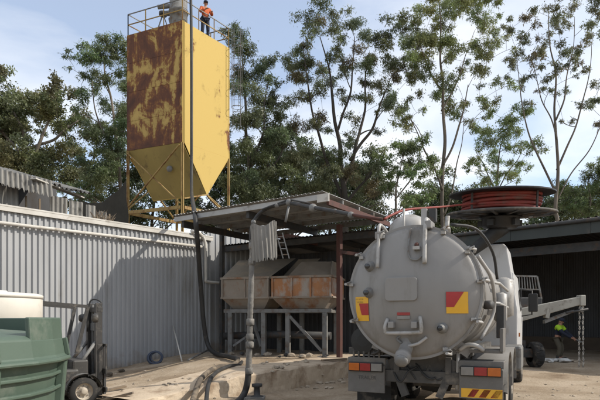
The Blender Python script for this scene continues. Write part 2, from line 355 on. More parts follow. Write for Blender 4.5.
ledge = tag(mb.build('concrete_ledge', 'ledge'), 'rough concrete ledge below the rusty bins', 'ledge', kind='structure')
from mathutils.bvhtree import BVHTree
_lb = BVHTree.FromPolygons([v.co.copy() for v in ledge.data.vertices], [tuple(p.vertices) for p in ledge.data.polygons])
gz0 = gz
def gz(x, y):                                 # ground or ledge, whichever is on top
    h = _lb.ray_cast(Vector((x, y, 5)), Vector((0, 0, -1)))[0]
    return max(gz0(x, y), h.z if h else -9)

# ------------------------------------------------------------------ grey ribbed wall
WD = Vector((4.605, 5.26, 0)).normalized(); WO = Vector((-7.88, 13.66, 0)) - WD * 3.2; WA = math.atan2(WD.y, WD.x)
wall = thing('ribbed_metal_wall', 'long grey ribbed metal wall half in shadow on the left', 'wall', WO, WA)
sh0 = corrugated(.785, 4.75, .157, .045).build('sheet', 'clad', wall)
for i in range(13):
    o = sh0 if i == 0 else copy_of(sh0, wall)
    o.location = (i * .785, rnd.uniform(-.004, .004) if i else 0, -.12)
wlen = 13 * .785
MB().box((wlen / 2, -.02, 4.66), (wlen + .1, .2, .05)).box((wlen / 2, -.1, 4.58), (wlen + .1, .025, .13)).build('flashing', 'clad_white', wall, .008)
MB().tube([(-.2, -.14, 4.16), (4, -.14, 4.19), (wlen - .5, -.14, 4.25)], .048, 10).build('gutter_pipe', 'clad_white', wall)
for i in range(7):
    MB().box((.6 + i * 1.5, -.1, 4.18 + .01 * i), (.04, .13, .14)).build('pipe_bracket', 'steel_grey', wall)
dp = MB().tube(spline([(wlen - .45, -.14, 4.62), (wlen - .35, -.16, 4.3), (wlen - .33, -.16, 3.2), (wlen - .25, -.16, 3.02), (wlen + .5, -.2, 3.0)], 5), .055, 10)
dp.build('downpipe', 'clad_white', wall)
MB().tube([(wlen - .95, -.12, 4.72), (wlen - .75, -.2, 4.78), (wlen - .55, -.2, 4.62)], .07, 8).build('pipe_elbow', 'white_poly', wall)
MB().box((wlen / 2, .12, 2.3), (wlen, .1, 4.6)).build('wall_frame', 'steel_dark', wall)

# ------------------------------------------------------------------ old shed behind the wall (in the wall's frame)
old = thing('old_fibre_cement_shed', 'derelict corrugated shed with sagging ragged roof edge behind the grey wall', 'shed', WO, WA)
for i in range(7):
    u = -.6 + i * 1.1
    z0 = 6.42 - .05 * i
    o = corrugated(1.1, 4.6, .157, .085, 'wave', .012, .05).build('roof_sheet', 'asbestos', old)
    a = R(72 + rnd.uniform(-1.2, 1.2))
    o.matrix_local = Matrix.Translation((u, 2.7 + rnd.uniform(-.1, .1), z0 + rnd.uniform(-.05, .05))) @ Matrix.Rotation(-a, 4, 'X') @ Matrix.Rotation(R(rnd.uniform(-1.5, 1.5)), 4, 'Y')
for i, (u, ww, zt) in enumerate([(0, 1.0, 6.1), (1.0, 1.0, 6.05), (2.0, 1.0, 6.0), (3.0, 1.0, 5.95), (4.0, .75, 5.9), (5.75, .6, 5.85), (6.4, .5, 5.8), (7.0, .35, 5.75), (7.5, .3, 5.6)]):
    o = corrugated(ww, zt - .0, .157, .06, 'wave', .012).build('wall_sheet', 'asbestos', old); o.location = (u, 2.95 + rnd.uniform(0, .04), 0)
for i in range(6):
    o = corrugated(1.05, .52 + .04 * (i % 2), .157, .09, 'wave', .012, .06).build('valance_sheet', 'asbestos', old)
    o.location = (-.7 + i * 1.06, 2.45 + .05 * (i % 2), 6.0 - .055 * i + rnd.uniform(-.04, .04)); o.rotation_euler = (R(-14), R(rnd.uniform(1, 3.5)), 0)
MB().box((3.3, 7.2, 3.6), (9, .15, 7.2)).build('rear_wall', 'clad_dark', old)
MB().box((-1, 5, 3), (.15, 4.2, 6)).box((7.95, 5.2, 2.6), (.15, 4, 5.2)).build('end_wall', 'clad_dark', old)
p, q = W(33, 178.5, 16.6), W(82, 198, 18.9)
inv = (Matrix.Translation(WO) @ Matrix.Rotation(WA, 4, 'Z')).inverted()
MB().bar(inv @ p, inv @ q, .22, .04).build('barge_board', 'clad_white', old, .006)
for i in range(8): MB().bar((5.0 + i * .42, 2.98, 4.3), (5.0 + i * .42 + rnd.uniform(-.05, .05), 2.98, 5.7 - .02 * i), .05).build('batten', 'wood', old)
# dark tarp sagging off the roof
def patch(a, b, c, d, n, sag, name, mat, parent=None, wob=.08):
    a, b, c, d = map(Vector, (a, b, c, d)); mb = MB(); vs = []
    for j in range(n + 1):
        for i in range(n + 1):
            u, v = i / n, j / n
            p = (a * (1 - u) + b * u) * (1 - v) + (d * (1 - u) + c * u) * v
            p.z -= sag * 4 * u * (1 - u); p.y += wob * math.sin(u * 17 + v * 5) + wob * math.sin(v * 9 + u * 7); vs.append(p)
    nv = (n + 1) ** 2
    vs += [p + Vector((0, .02, 0)) for p in vs]
    fs = [(j * (n + 1) + i, j * (n + 1) + i + 1, (j + 1) * (n + 1) + i + 1, (j + 1) * (n + 1) + i) for j in range(n) for i in range(n)]
    mb.add(vs, fs + [tuple(nv + k for k in reversed(f)) for f in fs], True)
    return mb.build(name, mat, parent, recalc=False)
tag(patch(W(78, 199, 19.6), W(126, 180, 23.2), W(128, 226, 23.2), W(82, 226, 19.6), 14, .5, 'shade_tarp', 'tarp'), 'dark sagging tarp hanging beside the yellow silo leg', 'tarp')

# ------------------------------------------------------------------ yellow silo
C0 = W(182.5, 320, 26.0); L0 = W(127, 320, 27.4); R0 = W(229.5, 320, 28.7)
for p in (C0, L0, R0): p.z = 0
B0 = L0 + R0 - C0
ZT, ZB, ZA = 1.65 + 300 * 26 / F, 1.65 + 178 * 26 / F, 8.2
silo = thing('yellow_silo', 'tall square yellow silo with rusty front standing on steel legs', 'silo', C0)
def sl(p, z): return Vector((p.x - C0.x, p.y - C0.y, z))
def plates(a, b, mat, nrow, ncol=1):
    d = sl(b, 0) - sl(a, 0); nrm = Vector((d.y, -d.x, 0)).normalized(); hh = (ZT - ZB) / nrow
    for r in range(nrow):
        for c in range(ncol):
            s0, s1 = c / ncol + (.002 if c else 0), (c + 1) / ncol
            A = sl(a, ZB + r * hh + .006) + d * s0; Bq = sl(a, ZB + r * hh + .006) + d * s1
            off = nrm * rnd.uniform(0, .006)
            MB().slab([A + off, Bq + off, Bq + off + Vector((0, 0, hh - .012)), A + off + Vector((0, 0, hh - .012))], -nrm * .05).build('wall_plate', mat, silo)
plates(L0, C0, 'yellow_rust', 4)
plates(C0, R0, 'yellow', 1)
plates(R0, B0, 'yellow', 3); plates(B0, L0, 'yellow_rust', 3)
MB().slab([sl(p, ZT - .06) for p in (C0, R0, B0, L0)], (0, 0, .05)).build('top_plate', 'steel_grey', silo)
MB().slab([sl(p, ZB + .05) * 1 for p in (C0, R0, B0, L0)], (0, 0, -.04)).build('floor_plate', 'steel_grey', silo)
mR, mL = (C0 + R0) / 2, (L0 + B0) / 2
def ins(p, k=.012): c = (C0 + B0) / 2; return p + (c - p) * k
cI, rI, bI, lI = map(ins, (C0, R0, B0, L0)); mRi, mLi = (cI + rI) / 2, (lI + bI) / 2
MB().slab([sl(lI, ZB), sl(cI, ZB), sl(mRi, ZA), sl(mLi, ZA)], (.0, .04, .02)).build('hopper_slope', pmat('shade-darkened yellow hopper paint', (.30, .235, .08), (.23, .18, .065), 1, .7, 0, (.12, .085, .045), .38, 1.2, .5, .08), silo)  # slope facing away from the sun; its shade is put into the yellow paint colour
MB().slab([sl(rI, ZB), sl(bI, ZB), sl(mLi, ZA), sl(mRi, ZA)], (0, -.04, .02)).build('hopper_slope', 'yellow', silo)
dR = (R0 - C0).normalized(); nR = Vector((dR.y, -dR.x, 0))
MB().slab([sl(cI, ZB) + dR * .12, sl(rI, ZB) - dR * .06, sl(mRi, ZA)], nR * .03).build('hopper_end', 'yellow', silo)
MB().slab([sl(lI, ZB), sl(bI, ZB), sl(mLi, ZA)], nR * .03).build('hopper_end', 'yellow', silo)
for p, top in ((C0, ZB), (L0, ZB), (R0, ZB), (B0, ZB)):
    q = p + (C0 + B0 - 2 * p) * .5 * .02
    d1 = .16
    MB().box(sl(q, top / 2), (d1, .05, top), math.atan2(dR.y, dR.x)).box(sl(q, top / 2), (.05, d1, top - .01), math.atan2(dR.y, dR.x)).build('leg', 'yellow_frame', silo)
for a, b in ((L0, C0), (C0, R0), (R0, B0), (B0, L0)):
    e = (sl(b, 0) - sl(a, 0)).normalized(); a1, b1 = sl(a, 0) + e * .1, sl(b, 0) - e * .1
    z0, z1 = 7.5, ZB - .15
    n2 = Vector((e.y, -e.x, 0)) * .06
    if (a, b) == (C0, R0):
        MB().bar(a1 + Vector((0, 0, 7.75)), (a1 + b1) / 2 + Vector((0, 0, ZA + .05)), .09, .07).build('brace', 'yellow_frame', silo)
        MB().bar(b1 + Vector((0, 0, 7.3)), (a1 + b1) / 2 + Vector((0, 0, ZA)), .09, .07).build('brace', 'yellow_frame', silo)
    else:
        MB().bar(a1 + n2 + Vector((0, 0, z1)), b1 + n2 + Vector((0, 0, z0)), .09, .05).build('brace', 'yellow_frame', silo)
        MB().bar(a1 + n2 * 1.9 + Vector((0, 0, z0)), b1 + n2 * 1.9 + Vector((0, 0, z1)), .09, .05).build('brace', 'yellow_frame', silo)
    MB().bar(a1 + Vector((0, 0, 7.3)), b1 + Vector((0, 0, 7.3)), .12, .16).build('cross_beam', 'yellow_frame', silo)
for a, b in ((C0, L0), (C0, R0)):            # corner angle trims
    e = (sl(b, 0) - sl(a, 0)).normalized(); n2 = Vector((e.y, -e.x, 0)); n2 = n2 if n2.y < 0 else -n2
    MB().bar(sl(a, ZB) + e * .06 + n2 * .02, sl(a, ZT) + e * .06 + n2 * .02, .1, .02).build('corner_angle', 'yellow_rust' if b is L0 else 'yellow', silo)
# hand rails
def rail(a, b, nseg, posts_from=0):
    e = sl(b, 0) - sl(a, 0)
    for k in range(posts_from, nseg + 1): MB().bar(sl(a, ZT) + e * k / nseg, sl(a, ZT + 1.1) + e * k / nseg, .045).build('rail_post', 'yellow_frame', silo)
    for h in (.55, 1.1): MB().bar(sl(a, ZT + h), sl(b, ZT + h), .04).build('hand_rail', 'yellow_frame' if h < 1 else 'steel_grey', silo)
c2, l2, r2, b2 = (ins(p, .02) for p in (C0, L0, R0, B0))
rail(l2, c2, 3); rail(c2, r2, 3, 1); rail(r2, b2, 3, 1); rail(b2, l2, 3, 1)
# dust filter and pipework on the roof
fc = sl(C0 + (L0 - C0) * .22 + (R0 - C0) * .17, 0)
fu = MB().lathe([(.42, ZT), (.45, ZT + .1), (.45, ZT + .75), (.5, ZT + .78), (.5, ZT + .88), (.45, ZT + .9), (.45, ZT + 1.9), (.3, ZT + 2.1)], 20, fc).build('dust_filter', 'steel_grey', silo)
for k in range(3): MB().tube([fc + Vector((-.5 - .3 * k, .15, ZT + .5 + .35 * k)), fc + Vector((.1, .05, ZT + .55 + .35 * k))], .15 - .02 * k, 10).build('filter_duct', 'steel_grey', silo)
mn = sl(C0 + (L0 - C0) * .62 + (R0 - C0) * .3, 0)
MB().bar(mn + Vector((-.45, 0, ZT)), mn + Vector((0, 0, ZT + 1.3)), .05).bar(mn + Vector((.45, 0, ZT)), mn + Vector((0, 0, ZT + 1.3)), .05).bar(mn + Vector((-.25, 0, ZT + .6)), mn + Vector((.25, 0, ZT + .6)), .04).build('hoist_stand', 'steel_grey', silo)
MB().lathe([(.2, 0), (.22, .05), (.22, .16), (.1, .2)], 14, mn + Vector((0, 0, ZT + 1.2))).build('pulley', 'steel_dark', silo)
# caged ladder on the right hand side
lb = sl(R0, 0) + (dR * .1) + Vector((.1, .2, 0))
for sx in (0, .42): MB().bar(lb + Vector((sx, 0, 12.4)), lb + Vector((sx, 0, ZT + 1.2)), .028).build('ladder_rail', 'steel_grey', silo)
for k in range(15): MB().bar(lb + Vector((0, 0, 12.6 + .33 * k)), lb + Vector((.42, 0, 12.6 + .33 * k)), .018).build('rung', 'steel_grey', silo)
for k in range(4): MB().ring(lb + Vector((.26, -.26, 13.4 + k * 1.1)), (0, 0, 1), .3, .014, 18, 5).build('ladder_hoop', 'steel_grey', silo)
for k in range(4):
    a = R(200 + 47 * k); MB().bar(lb + Vector((.26 + .3 * math.cos(a), -.26 + .3 * math.sin(a), 13.3)), lb + Vector((.26 + .3 * math.cos(a), -.26 + .3 * math.sin(a), ZT + 1)), .018).build('cage_strap', 'steel_grey', silo)
MB().lathe([(.16, 0), (.17, .04), (.15, .1), (.05, .16)], 14, sl(L0 + (C0 - L0) * .62, 9.5) + Vector((.35, .5, 0)), (-.3, -.9, 0)).build('level_sensor', 'steel_grey', silo)

# ------------------------------------------------------------------ canopy
CN = Vector((.63, 13.1, 0)); UR = Vector((.557, .83, 0)).normalized(); UL = Vector((-.83, .557, 0)).normalized(); CZ = 4.86; CLEN, CDEP = 5.46, 3.75
canopy = thing('canopy', 'flat metal canopy roof with corrugated sheets over the rusty bins', 'canopy', (CN.x, CN.y, 0))
sheet0 = None
for k in range(7):
    if sheet0 is None: o = sheet0 = corrugated(.78, CDEP + .1, .13, .035, 'wave', .004).build('roof_sheet', 'canopy', canopy)
    else: o = copy_of(sheet0, canopy)
    m4 = Matrix.Identity(4)
    for r in range(3): m4[r][0] = -UL[r]; m4[r][1] = (0, 0, -1)[r]; m4[r][2] = UR[r]
    m4.translation = UL * (.78 * (k + 1)) - UR * .06 + Vector((0, 0, CZ + .02 + rnd.uniform(-.004, .004)))
    o.matrix_local = m4
MB().slab([UR * .0 + Vector((0, 0, CZ - .16)), UL * CLEN + Vector((0, 0, CZ - .16)), UL * CLEN + Vector((0, 0, CZ - .02)), Vector((0, 0, CZ - .02))], UR * .05).build('fascia', 'canopy', canopy)
for k in range(1, 4): MB().bar(UR * (CDEP * k / 4) + Vector((0, 0, CZ - .085)), UR * (CDEP * k / 4) + UL * CLEN + Vector((0, 0, CZ - .085)), .06, .12).build('purlin', 'steel_grey', canopy)
MB().bar(UR * CDEP + Vector((0, 0, CZ - .1)), UR * CDEP + UL * CLEN + Vector((0, 0, CZ - .1)), .06, .16).build('purlin', 'steel_grey', canopy)
MB().bar(-UL * .02 + UR * .1 + Vector((0, 0, CZ - .22)), -UL * .02 + UR * (CDEP + .1) + Vector((0, 0, CZ - .22)), .07, .14).build('end_beam', 'steel_red', canopy)
MB().box(UL * .03 - UR * .04 + Vector((0, 0, CZ - .14)), (.34, .04, .2), math.atan2(-UL.y, -UL.x)).build('end_plate', 'clad_white', canopy)
for t in (2.6, 5.2): MB().bar(UL * t + UR * .1 + Vector((0, 0, CZ - .24)), UL * t + UR * CDEP + Vector((0, 0, CZ - .24)), .1, .2).build('rafter', 'steel_dark', canopy)
def post(px, Y, mat, top=CZ - .12, w=.14):
    p = W(px, 320, Y); p = Vector((p.x - CN.x, p.y - CN.y, 0))
    return MB().box(p + Vector((0, 0, (top + .3) / 2)), (w, w, top - .3), WA).build('post', mat, canopy, .01)
post(339.5, 15.9, 'steel_red', CZ - .3); post(222, 18.4, 'steel_dark', CZ - .2)
p = W(339.5, 252, 15.9) - CN; p.z = 3.73
MB().bar(p, p + Vector((.75, .1, -.08)), .09, .1).build('stub_beam', 'steel_red', canopy)
MB().bar(W(232, 226, 18.6) - CN, W(318, 243, 18.6) - CN, .1, .22).build('rear_beam', 'steel_red', canopy)

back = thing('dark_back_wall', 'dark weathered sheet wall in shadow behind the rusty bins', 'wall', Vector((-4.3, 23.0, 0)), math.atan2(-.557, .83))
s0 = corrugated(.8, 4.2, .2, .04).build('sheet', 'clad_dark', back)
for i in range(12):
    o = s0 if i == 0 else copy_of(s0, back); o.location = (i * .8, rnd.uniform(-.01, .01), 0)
lean = thing('lean_to_roof', 'low dark lean-to roof behind the canopy above the rusty bins', 'roof', (CN.x, CN.y, 0))
ls = None
for k in range(9):
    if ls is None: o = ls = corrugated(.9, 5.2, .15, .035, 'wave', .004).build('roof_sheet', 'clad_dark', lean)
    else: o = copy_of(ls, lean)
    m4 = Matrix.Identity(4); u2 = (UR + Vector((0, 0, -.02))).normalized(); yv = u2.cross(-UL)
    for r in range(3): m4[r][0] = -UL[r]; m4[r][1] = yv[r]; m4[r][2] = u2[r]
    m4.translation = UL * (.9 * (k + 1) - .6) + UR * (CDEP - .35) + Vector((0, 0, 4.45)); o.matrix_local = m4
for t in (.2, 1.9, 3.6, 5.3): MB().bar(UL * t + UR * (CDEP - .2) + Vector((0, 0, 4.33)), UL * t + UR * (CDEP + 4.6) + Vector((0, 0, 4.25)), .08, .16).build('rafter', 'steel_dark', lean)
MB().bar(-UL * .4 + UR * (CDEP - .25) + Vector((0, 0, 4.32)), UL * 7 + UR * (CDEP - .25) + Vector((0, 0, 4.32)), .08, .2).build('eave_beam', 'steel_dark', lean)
side = thing('inner_side_wall', 'short grey sheet wall at the inner end of the canopy', 'wall', Vector((-3.4, 19.05, 0)), WA)
s0 = corrugated(.75, 4.75, .25, .04).build('sheet', 'clad', side)
for i in range(5):
    o = s0 if i == 0 else copy_of(s0, side); o.location = (i * .75, 0, .2)

# ------------------------------------------------------------------ dark open shed on the right
SD = Vector((3.78, -3.35, 0)).normalized(); SO = Vector((.32, 30.25, 0)); SA = math.atan2(SD.y, SD.x)
shed = thing('dark_open_shed', 'long dark open fronted shed with deep roof fascia on the right', 'shed', SO, SA)
SL, SDp, SH = 27.0, 9.0, 5.5
for k in range(9):
    o = corrugated(3.0, SDp + .9, .25, .05).build('roof_sheet', 'steel_dark', shed)
    m4 = Matrix.Identity(4); m4[0] = (1, 0, 0, k * 3.0); m4[1] = (0, 0, 1, -.8); m4[2] = (0, -1, 0, SH + .02); o.matrix_local = m4
for k in range(9): MB().box((k * 3 + 1.5, -.75, SH - .28), (2.985, .06, .56)).build('fascia_panel', pmat('dark green fascia', (.04, .047, .044), (.03, .036, .034), 1.5, .6, 0, (.09, .08, .07), .35, 1.6, .5) if k == 0 else bpy.data.materials['dark green fascia'], shed)
MB().tube([(0, -.85, SH - .06), (SL, -.85, SH - .06)], .08, 8).build('gutter', 'steel_dark', shed)
MB().box((SL / 2, .1, SH - .95), (SL, .18, .36)).build('lintel_beam', 'steel_dark', shed)
for u in (.1, 6.6, 18.6, SL - .1): MB().box((u, .1, (SH - 1.1) / 2), (.2, .2, SH - 1.1)).build('post', 'steel_dark', shed)
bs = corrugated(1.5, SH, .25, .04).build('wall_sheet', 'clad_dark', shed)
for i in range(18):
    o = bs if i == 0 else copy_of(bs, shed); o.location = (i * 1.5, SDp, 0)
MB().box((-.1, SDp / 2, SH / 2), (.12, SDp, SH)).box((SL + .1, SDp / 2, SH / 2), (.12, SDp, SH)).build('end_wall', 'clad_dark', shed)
MB().box((SL / 2, SDp - .25, .35), (SL - .4, .3, .7)).build('plinth', pmat('brown block plinth', (.1, .075, .055), (.075, .056, .042), 2, .95), shed)
for k in range(5): MB().bar((5 + 5 * k, .2, SH - .3), (5 + 5 * k, SDp, SH - .1), .12, .25).build('rafter', 'steel_dark', shed)

# ------------------------------------------------------------------ feed bins under the canopy
BO = W(221, 320, 17.6); BO.z = gz(BO.x, BO.y); BA = R(-17)
stand = thing('bin_stand', 'grey steel stand with raking braces carrying the two rusty bins', 'stand', (BO.x, BO.y, BO.z), BA)
bz = .42                                        # everything is lifted off the slab height
HB = 1.42
for x in (.3, 1.5, 2.35, 3.6):
    for y in (.12, 1.7): MB().box((x, y, HB / 2), (.15, .15, HB)).build('leg', 'steel_grey', stand, .008)
for y in (.12, 1.7): MB().box((1.95, y, HB + .06), (3.75, .15, .12)).build('beam', 'steel_grey', stand, .006)
for x in (.3, 1.5, 2.35, 3.6): MB().box((x, .9, HB + .055), (.13, 1.4, .1)).build('cross_beam', 'steel_grey', stand)
MB().bar((2.42, .1, HB - .12), (3.5, .1, .18), .09).build('brace', 'steel_grey', stand)
MB().bar((1.42, .1, .3), (.9, .5, HB - .1), .08).build('brace', 'steel_grey', stand)
MB().bar((.4, .1, .3), (1.0, .3, .75), .07).build('brace', 'steel_grey', stand)
MB().tube([(-.1, .5, .62), (2, .5, .7), (3.7, .5, .66)], .13, 10).build('auger_tube', 'steel_dark', stand)
def feed_bin(name, label, x0, x1, mat_f, mat_s):
    b = thing(name, label, 'bin', (BO.x, BO.y, BO.z), BA, 'bins side by side on the grey stand')
    z0, z1, z2 = HB + .14, HB + .5, HB + 1.12
    g = .3
    lo = [(x0 + g, .3, z0), (x1 - g, .3, z0), (x1 - g, 1.5, z0), (x0 + g, 1.5, z0)]
    mid = [(x0, 0, z1), (x1, 0, z1), (x1, 1.8, z1), (x0, 1.8, z1)]; hi = [(a, c, z2) for a, c, _ in mid]
    for k in range(4):
        j = (k + 1) % 4; m = mat_f if k in (0, 2) else mat_s
        MB().slab([mid[k], mid[j], hi[j], hi[k]], (0, 0, 0) if False else ((Vector(mid[j]) - Vector(mid[k])).cross(Vector((0, 0, 1))).normalized() * -.02)).build('side_plate', m, b)
        MB().slab([lo[k], lo[j], mid[j], mid[k]], (0, .0, .02)).build('hopper_plate', 'rust_bin', b)
        MB().bar(Vector(hi[k]) + Vector((0, 0, .04)), Vector(hi[j]) + Vector((0, 0, .04)), .1, .07).build('rim', 'rust_bin', b)
        MB().bar(Vector(mid[k]), Vector(mid[j]), .08, .06).build('flange', 'rust_bin', b)
    nst = max(2, int((x1 - x0) / .6))
    for k in range(nst + 1):
        x = x0 + .04 + (x1 - x0 - .08) * k / nst; MB().box((x, -.035, (z1 + z2) / 2), (.05, .06, z2 - z1)).build('stiffener', mat_f, b)
    return b
b1 = feed_bin('feed_bin', 'weathered grey feed bin, left of the two on the stand', .02, 1.75, 'rust_bin', 'rust_bin')
b2 = feed_bin('feed_bin', 'orange stained rusty feed bin, right of the two on the stand', 1.82, 3.85, 'orange_bin', 'orange_bin')
z2 = HB + 1.2
MB().slab([(0, .1, z2), (1.75, .1, z2), (2.1, 1.7, z2 + .75), (-.1, 1.7, z2 + .75)], (0, .03, .02)).build('extension_sheet', 'bin_dark', b1)
MB().slab([(1.85, .9, z2), (2.5, .9, z2), (3.0, 1.75, z2 + .72), (2.2, 1.75, z2 + .72)], (0, .03, .02)).build('extension_sheet', 'bin_dark', b2)
MB().slab([(2.2, .5, z2), (3.75, .3, z2), (3.6, .9, z2 + .5), (2.55, 1.0, z2 + .55)], (0, .03, .02)).build('extension_sheet', 'rust_bin', b2)
MB().slab([(3.78, .1, z2), (3.78, 1.7, z2), (3.7, 1.7, z2 + .5), (3.7, .6, z2 + .5)], (.03, 0, 0)).build('extension_sheet', 'bin_dark', b2)
# junk on the slab below the bins
for k in range(16):
    p = BO + Matrix.Rotation(BA, 3, 'Z') @ Vector((rnd.uniform(-.4, 3.9), rnd.uniform(-.75, .05), 0)); zg = max(gz(p.x, p.y), .5) - .01
    bm = bmesh.new(); bmesh.ops.create_icosphere(bm, subdivisions=1, radius=1)
    s = rnd.uniform(.05, .12)
    for v in bm.verts: v.co = Vector((v.co.x * s * rnd.uniform(.8, 1.6), v.co.y * s * rnd.uniform(.7, 1.3), v.co.z * s * rnd.uniform(.5, .9)))
    me = bpy.data.meshes.new('rubble_lump'); bm.to_mesh(me); bm.free(); me.materials.append(M['rubble'] if k % 3 else M['steel_dark'])
    o = bpy.data.objects.new('rubble_lump', me); COL.objects.link(o); o.location = (p.x, p.y, zg + s * .35)
    tag(o, 'small lump of rubble on the slab in front of the bin stand', 'rubble', 'rubble lumps below the bins')

# ------------------------------------------------------------------ hose stand pipe with swing arm
PX = W(249, 398, 11.0); PX.z = gz(PX.x, PX.y)
def lp(px, py, Y=11.0): p = W(px, py, Y); return Vector((p.x - PX.x, p.y - PX.y, p.z - PX.z))
pipe = thing('loading_pipe', 'cement crusted standpipe with curved swing arm reaching to the truck', 'pipe', PX)
rp_ = random.Random(5); MB().tube([lp(248.5 + 4 * k / 60, 372 - 132 * k / 60) for k in range(61)], [.063 - .006 * k / 60 + rp_.uniform(-.003, .003) for k in range(61)], 14).build('stand_pipe', 'concrete_splash', pipe)
for y_, r_ in ((371, .085), (345, .085), (337, .078), (322, .085), (262, .075), (246, .078)):
    c = lp(249 + (372 - y_) * .027, y_); MB().lathe([(r_ * .8, -.07), (r_, -.06), (r_, .06), (r_ * .8, .07)], 14, c).build('pipe_coupling', 'concrete_splash', pipe)
MB().tube(spline([lp(248.5, 371), lp(247.5, 382), lp(244, 394), lp(236, 403, 10.6), lp(222, 410, 10.2)], 5), .068, 10).build('lower_hose', 'hose', pipe)
MB().lathe([(.14, 0), (.14, .04), (.07, .06), (.06, .22), (.11, .24), (.11, .3)], 14, lp(257, 398)).build('valve_stub', 'steel_dark', pipe)
MB().box(lp(253, 398) + Vector((0, 0, .0)), (.5, .35, .06)).build('base_plate', 'concrete_splash', pipe)
armp = [lp(252, 262), lp(250.8, 240), lp(252, 226), lp(258, 215), lp(268, 208, 10.9), lp(278, 205, 10.8)]
MB().tube(spline(armp, 5), .036, 10).build('arm_hose', 'hose', pipe)
arm2 = [lp(278, 205, 10.8), lp(289, 203, 10.7), lp(313, 207.5, 10.2), lp(333, 211, 9.8), lp(351, 214.5, 9.5)]
MB().tube(spline(arm2, 4), .04, 10).build('swing_arm', 'steel_dark', pipe)
MB().tube([lp(262, 209.5, 10.9), lp(289, 199.5, 10.7), lp(315, 204.5, 10.2)], .02, 6).build('stay_rod', 'steel_dark', pipe)
for (x_, y_, Y_, r_) in ((289.5, 202.5, 10.7, .075), (313, 208, 10.2, .08), (263, 228, 10.95, .06), (351, 215, 9.5, .06), (335, 211.5, 9.8, .05), (277, 205.5, 10.8, .05), (253.5, 222, 11, .05)):
    MB().lathe([(r_ * .3, -r_), (r_ * .75, -r_ * .8), (r_, -r_ * .3), (r_, r_ * .3), (r_ * .75, r_ * .8), (r_ * .3, r_)], 14, lp(x_, y_, Y_), (1, .3, -.2)).build('swivel_joint', 'steel_grey', pipe)
MB().tube([lp(289, 205, 10.7), lp(287, 215, 10.7), lp(285.5, 222, 10.7)], .025, 6).build('hand_lever', 'steel_grey', pipe)
MB().tube([lp(351, 214.5, 9.5), lp(368, 217.5, 9.2), lp(383, 219.5, 9.0)], .03, 8).build('arm_nozzle', 'steel_red', pipe)
# corrugated guard round the stand pipe
gm = corrugated(.85, .74, .085, .03, 'wave', .004, .05); rq = random.Random(9); gv = []
for (x, y, z) in gm.v:
    th = (x / .85 - .5) * 2.7; rr2 = .27 - y + .025 * math.sin(7 * z + 5 * x) + .03 * (z - .4) * math.sin(9 * x); z += .05 * math.sin(11 * x) * (z > .4) + .07 * x
    gv.append((rr2 * math.sin(th), -rr2 * math.cos(th), z))
gm.v = gv; gd = gm.build('splash_guard', 'asbestos', pipe, recalc=False); gd.location = lp(265.5, 262, 11.05); gd.rotation_euler = (R(2), R(-4), R(4))
for d in (0, .13): MB().bar(lp(276, 232, 10.9) + Vector((d, .1, 0)), lp(283, 258, 10.9) + Vector((d, .1, 0)), .025).build('guard_strut', 'steel_grey', pipe)
for k in range(4): MB().bar(lp(277.5 + 1.7 * k, 236 + 6 * k, 10.9) + Vector((0, .1, 0)), lp(277.5 + 1.7 * k, 236 + 6 * k, 10.9) + Vector((.13, .1, 0)), .02).build('guard_rung', 'steel_grey', pipe)

# ------------------------------------------------------------------ long black hose down the silo
nOut = -nR * -1
hp = [W(190, -30, 25.9), W(191, 8, 25.85), W(191.5, 60, 25.7), W(191.5, 130, 25.6), W(191.5, 185, 25), W(192.5, 200, 19.5), W(195, 215, 15.6), W(197, 235, 15.4), W(198.5, 255, 15.9), W(201, 290, 16.6), W(204, 325, 16.9), W(208, 345, 17.0)]
p1_ = W(215, 354.5, 16.6); p2_ = W(228, 359.5, 15.4); p3_ = W(238, 362, 14.6)
for p in (p1_, p2_, p3_): p.z = gz(p.x, p.y) + .1
tag(MB().tube(spline(hp + [p1_, p2_, p3_], 6), [.1] * 0 or .072, 10).build('silo_hose', 'hose'), 'thick black hose running down from silo top to the ground', 'hose')
def ground_hose(name, pts, r, mat, label, group=None):
    P = [Vector((x, y, 0)) for x, y in pts]
    Q = spline(P, 8)
    Z_ = [gz(q.x, q.y) for q in Q]; n_ = len(Q)
    Z_ = [max(Z_[max(0, i - 2):i + 3]) for i in range(n_)]
    for _ in range(4): Z_ = [sum(Z_[max(0, i - 2):i + 3]) / len(Z_[max(0, i - 2):i + 3]) for i in range(n_)]
    for q, z_ in zip(Q, Z_): q.z = z_ + r * .9
    return tag(MB().tube(Q, r, 10).build(name, mat), label, 'hose', group)
ground_hose('delivery_hose', [(-1.74, 14.62), (-1.72, 13.9), (-1.84, 12.9), (-2.02, 11.9), (-2.1, 10.9), (-2.05, 9.9), (-2.0, 9.2)], .06, 'hose_dirty', 'dusty brown hose lying on the dirt mound, upper of the pair', 'dusty hoses on the mound')
ground_hose('delivery_hose', [(-1.6, 14.3), (-1.58, 13.5), (-1.7, 12.6), (-1.86, 11.7), (-1.9, 10.8), (-1.8, 9.9), (-1.78, 9.2)], .045, 'hose', 'dusty black hose lying on the dirt mound, lower of the pair', 'dusty hoses on the mound')
MB_ = MB()
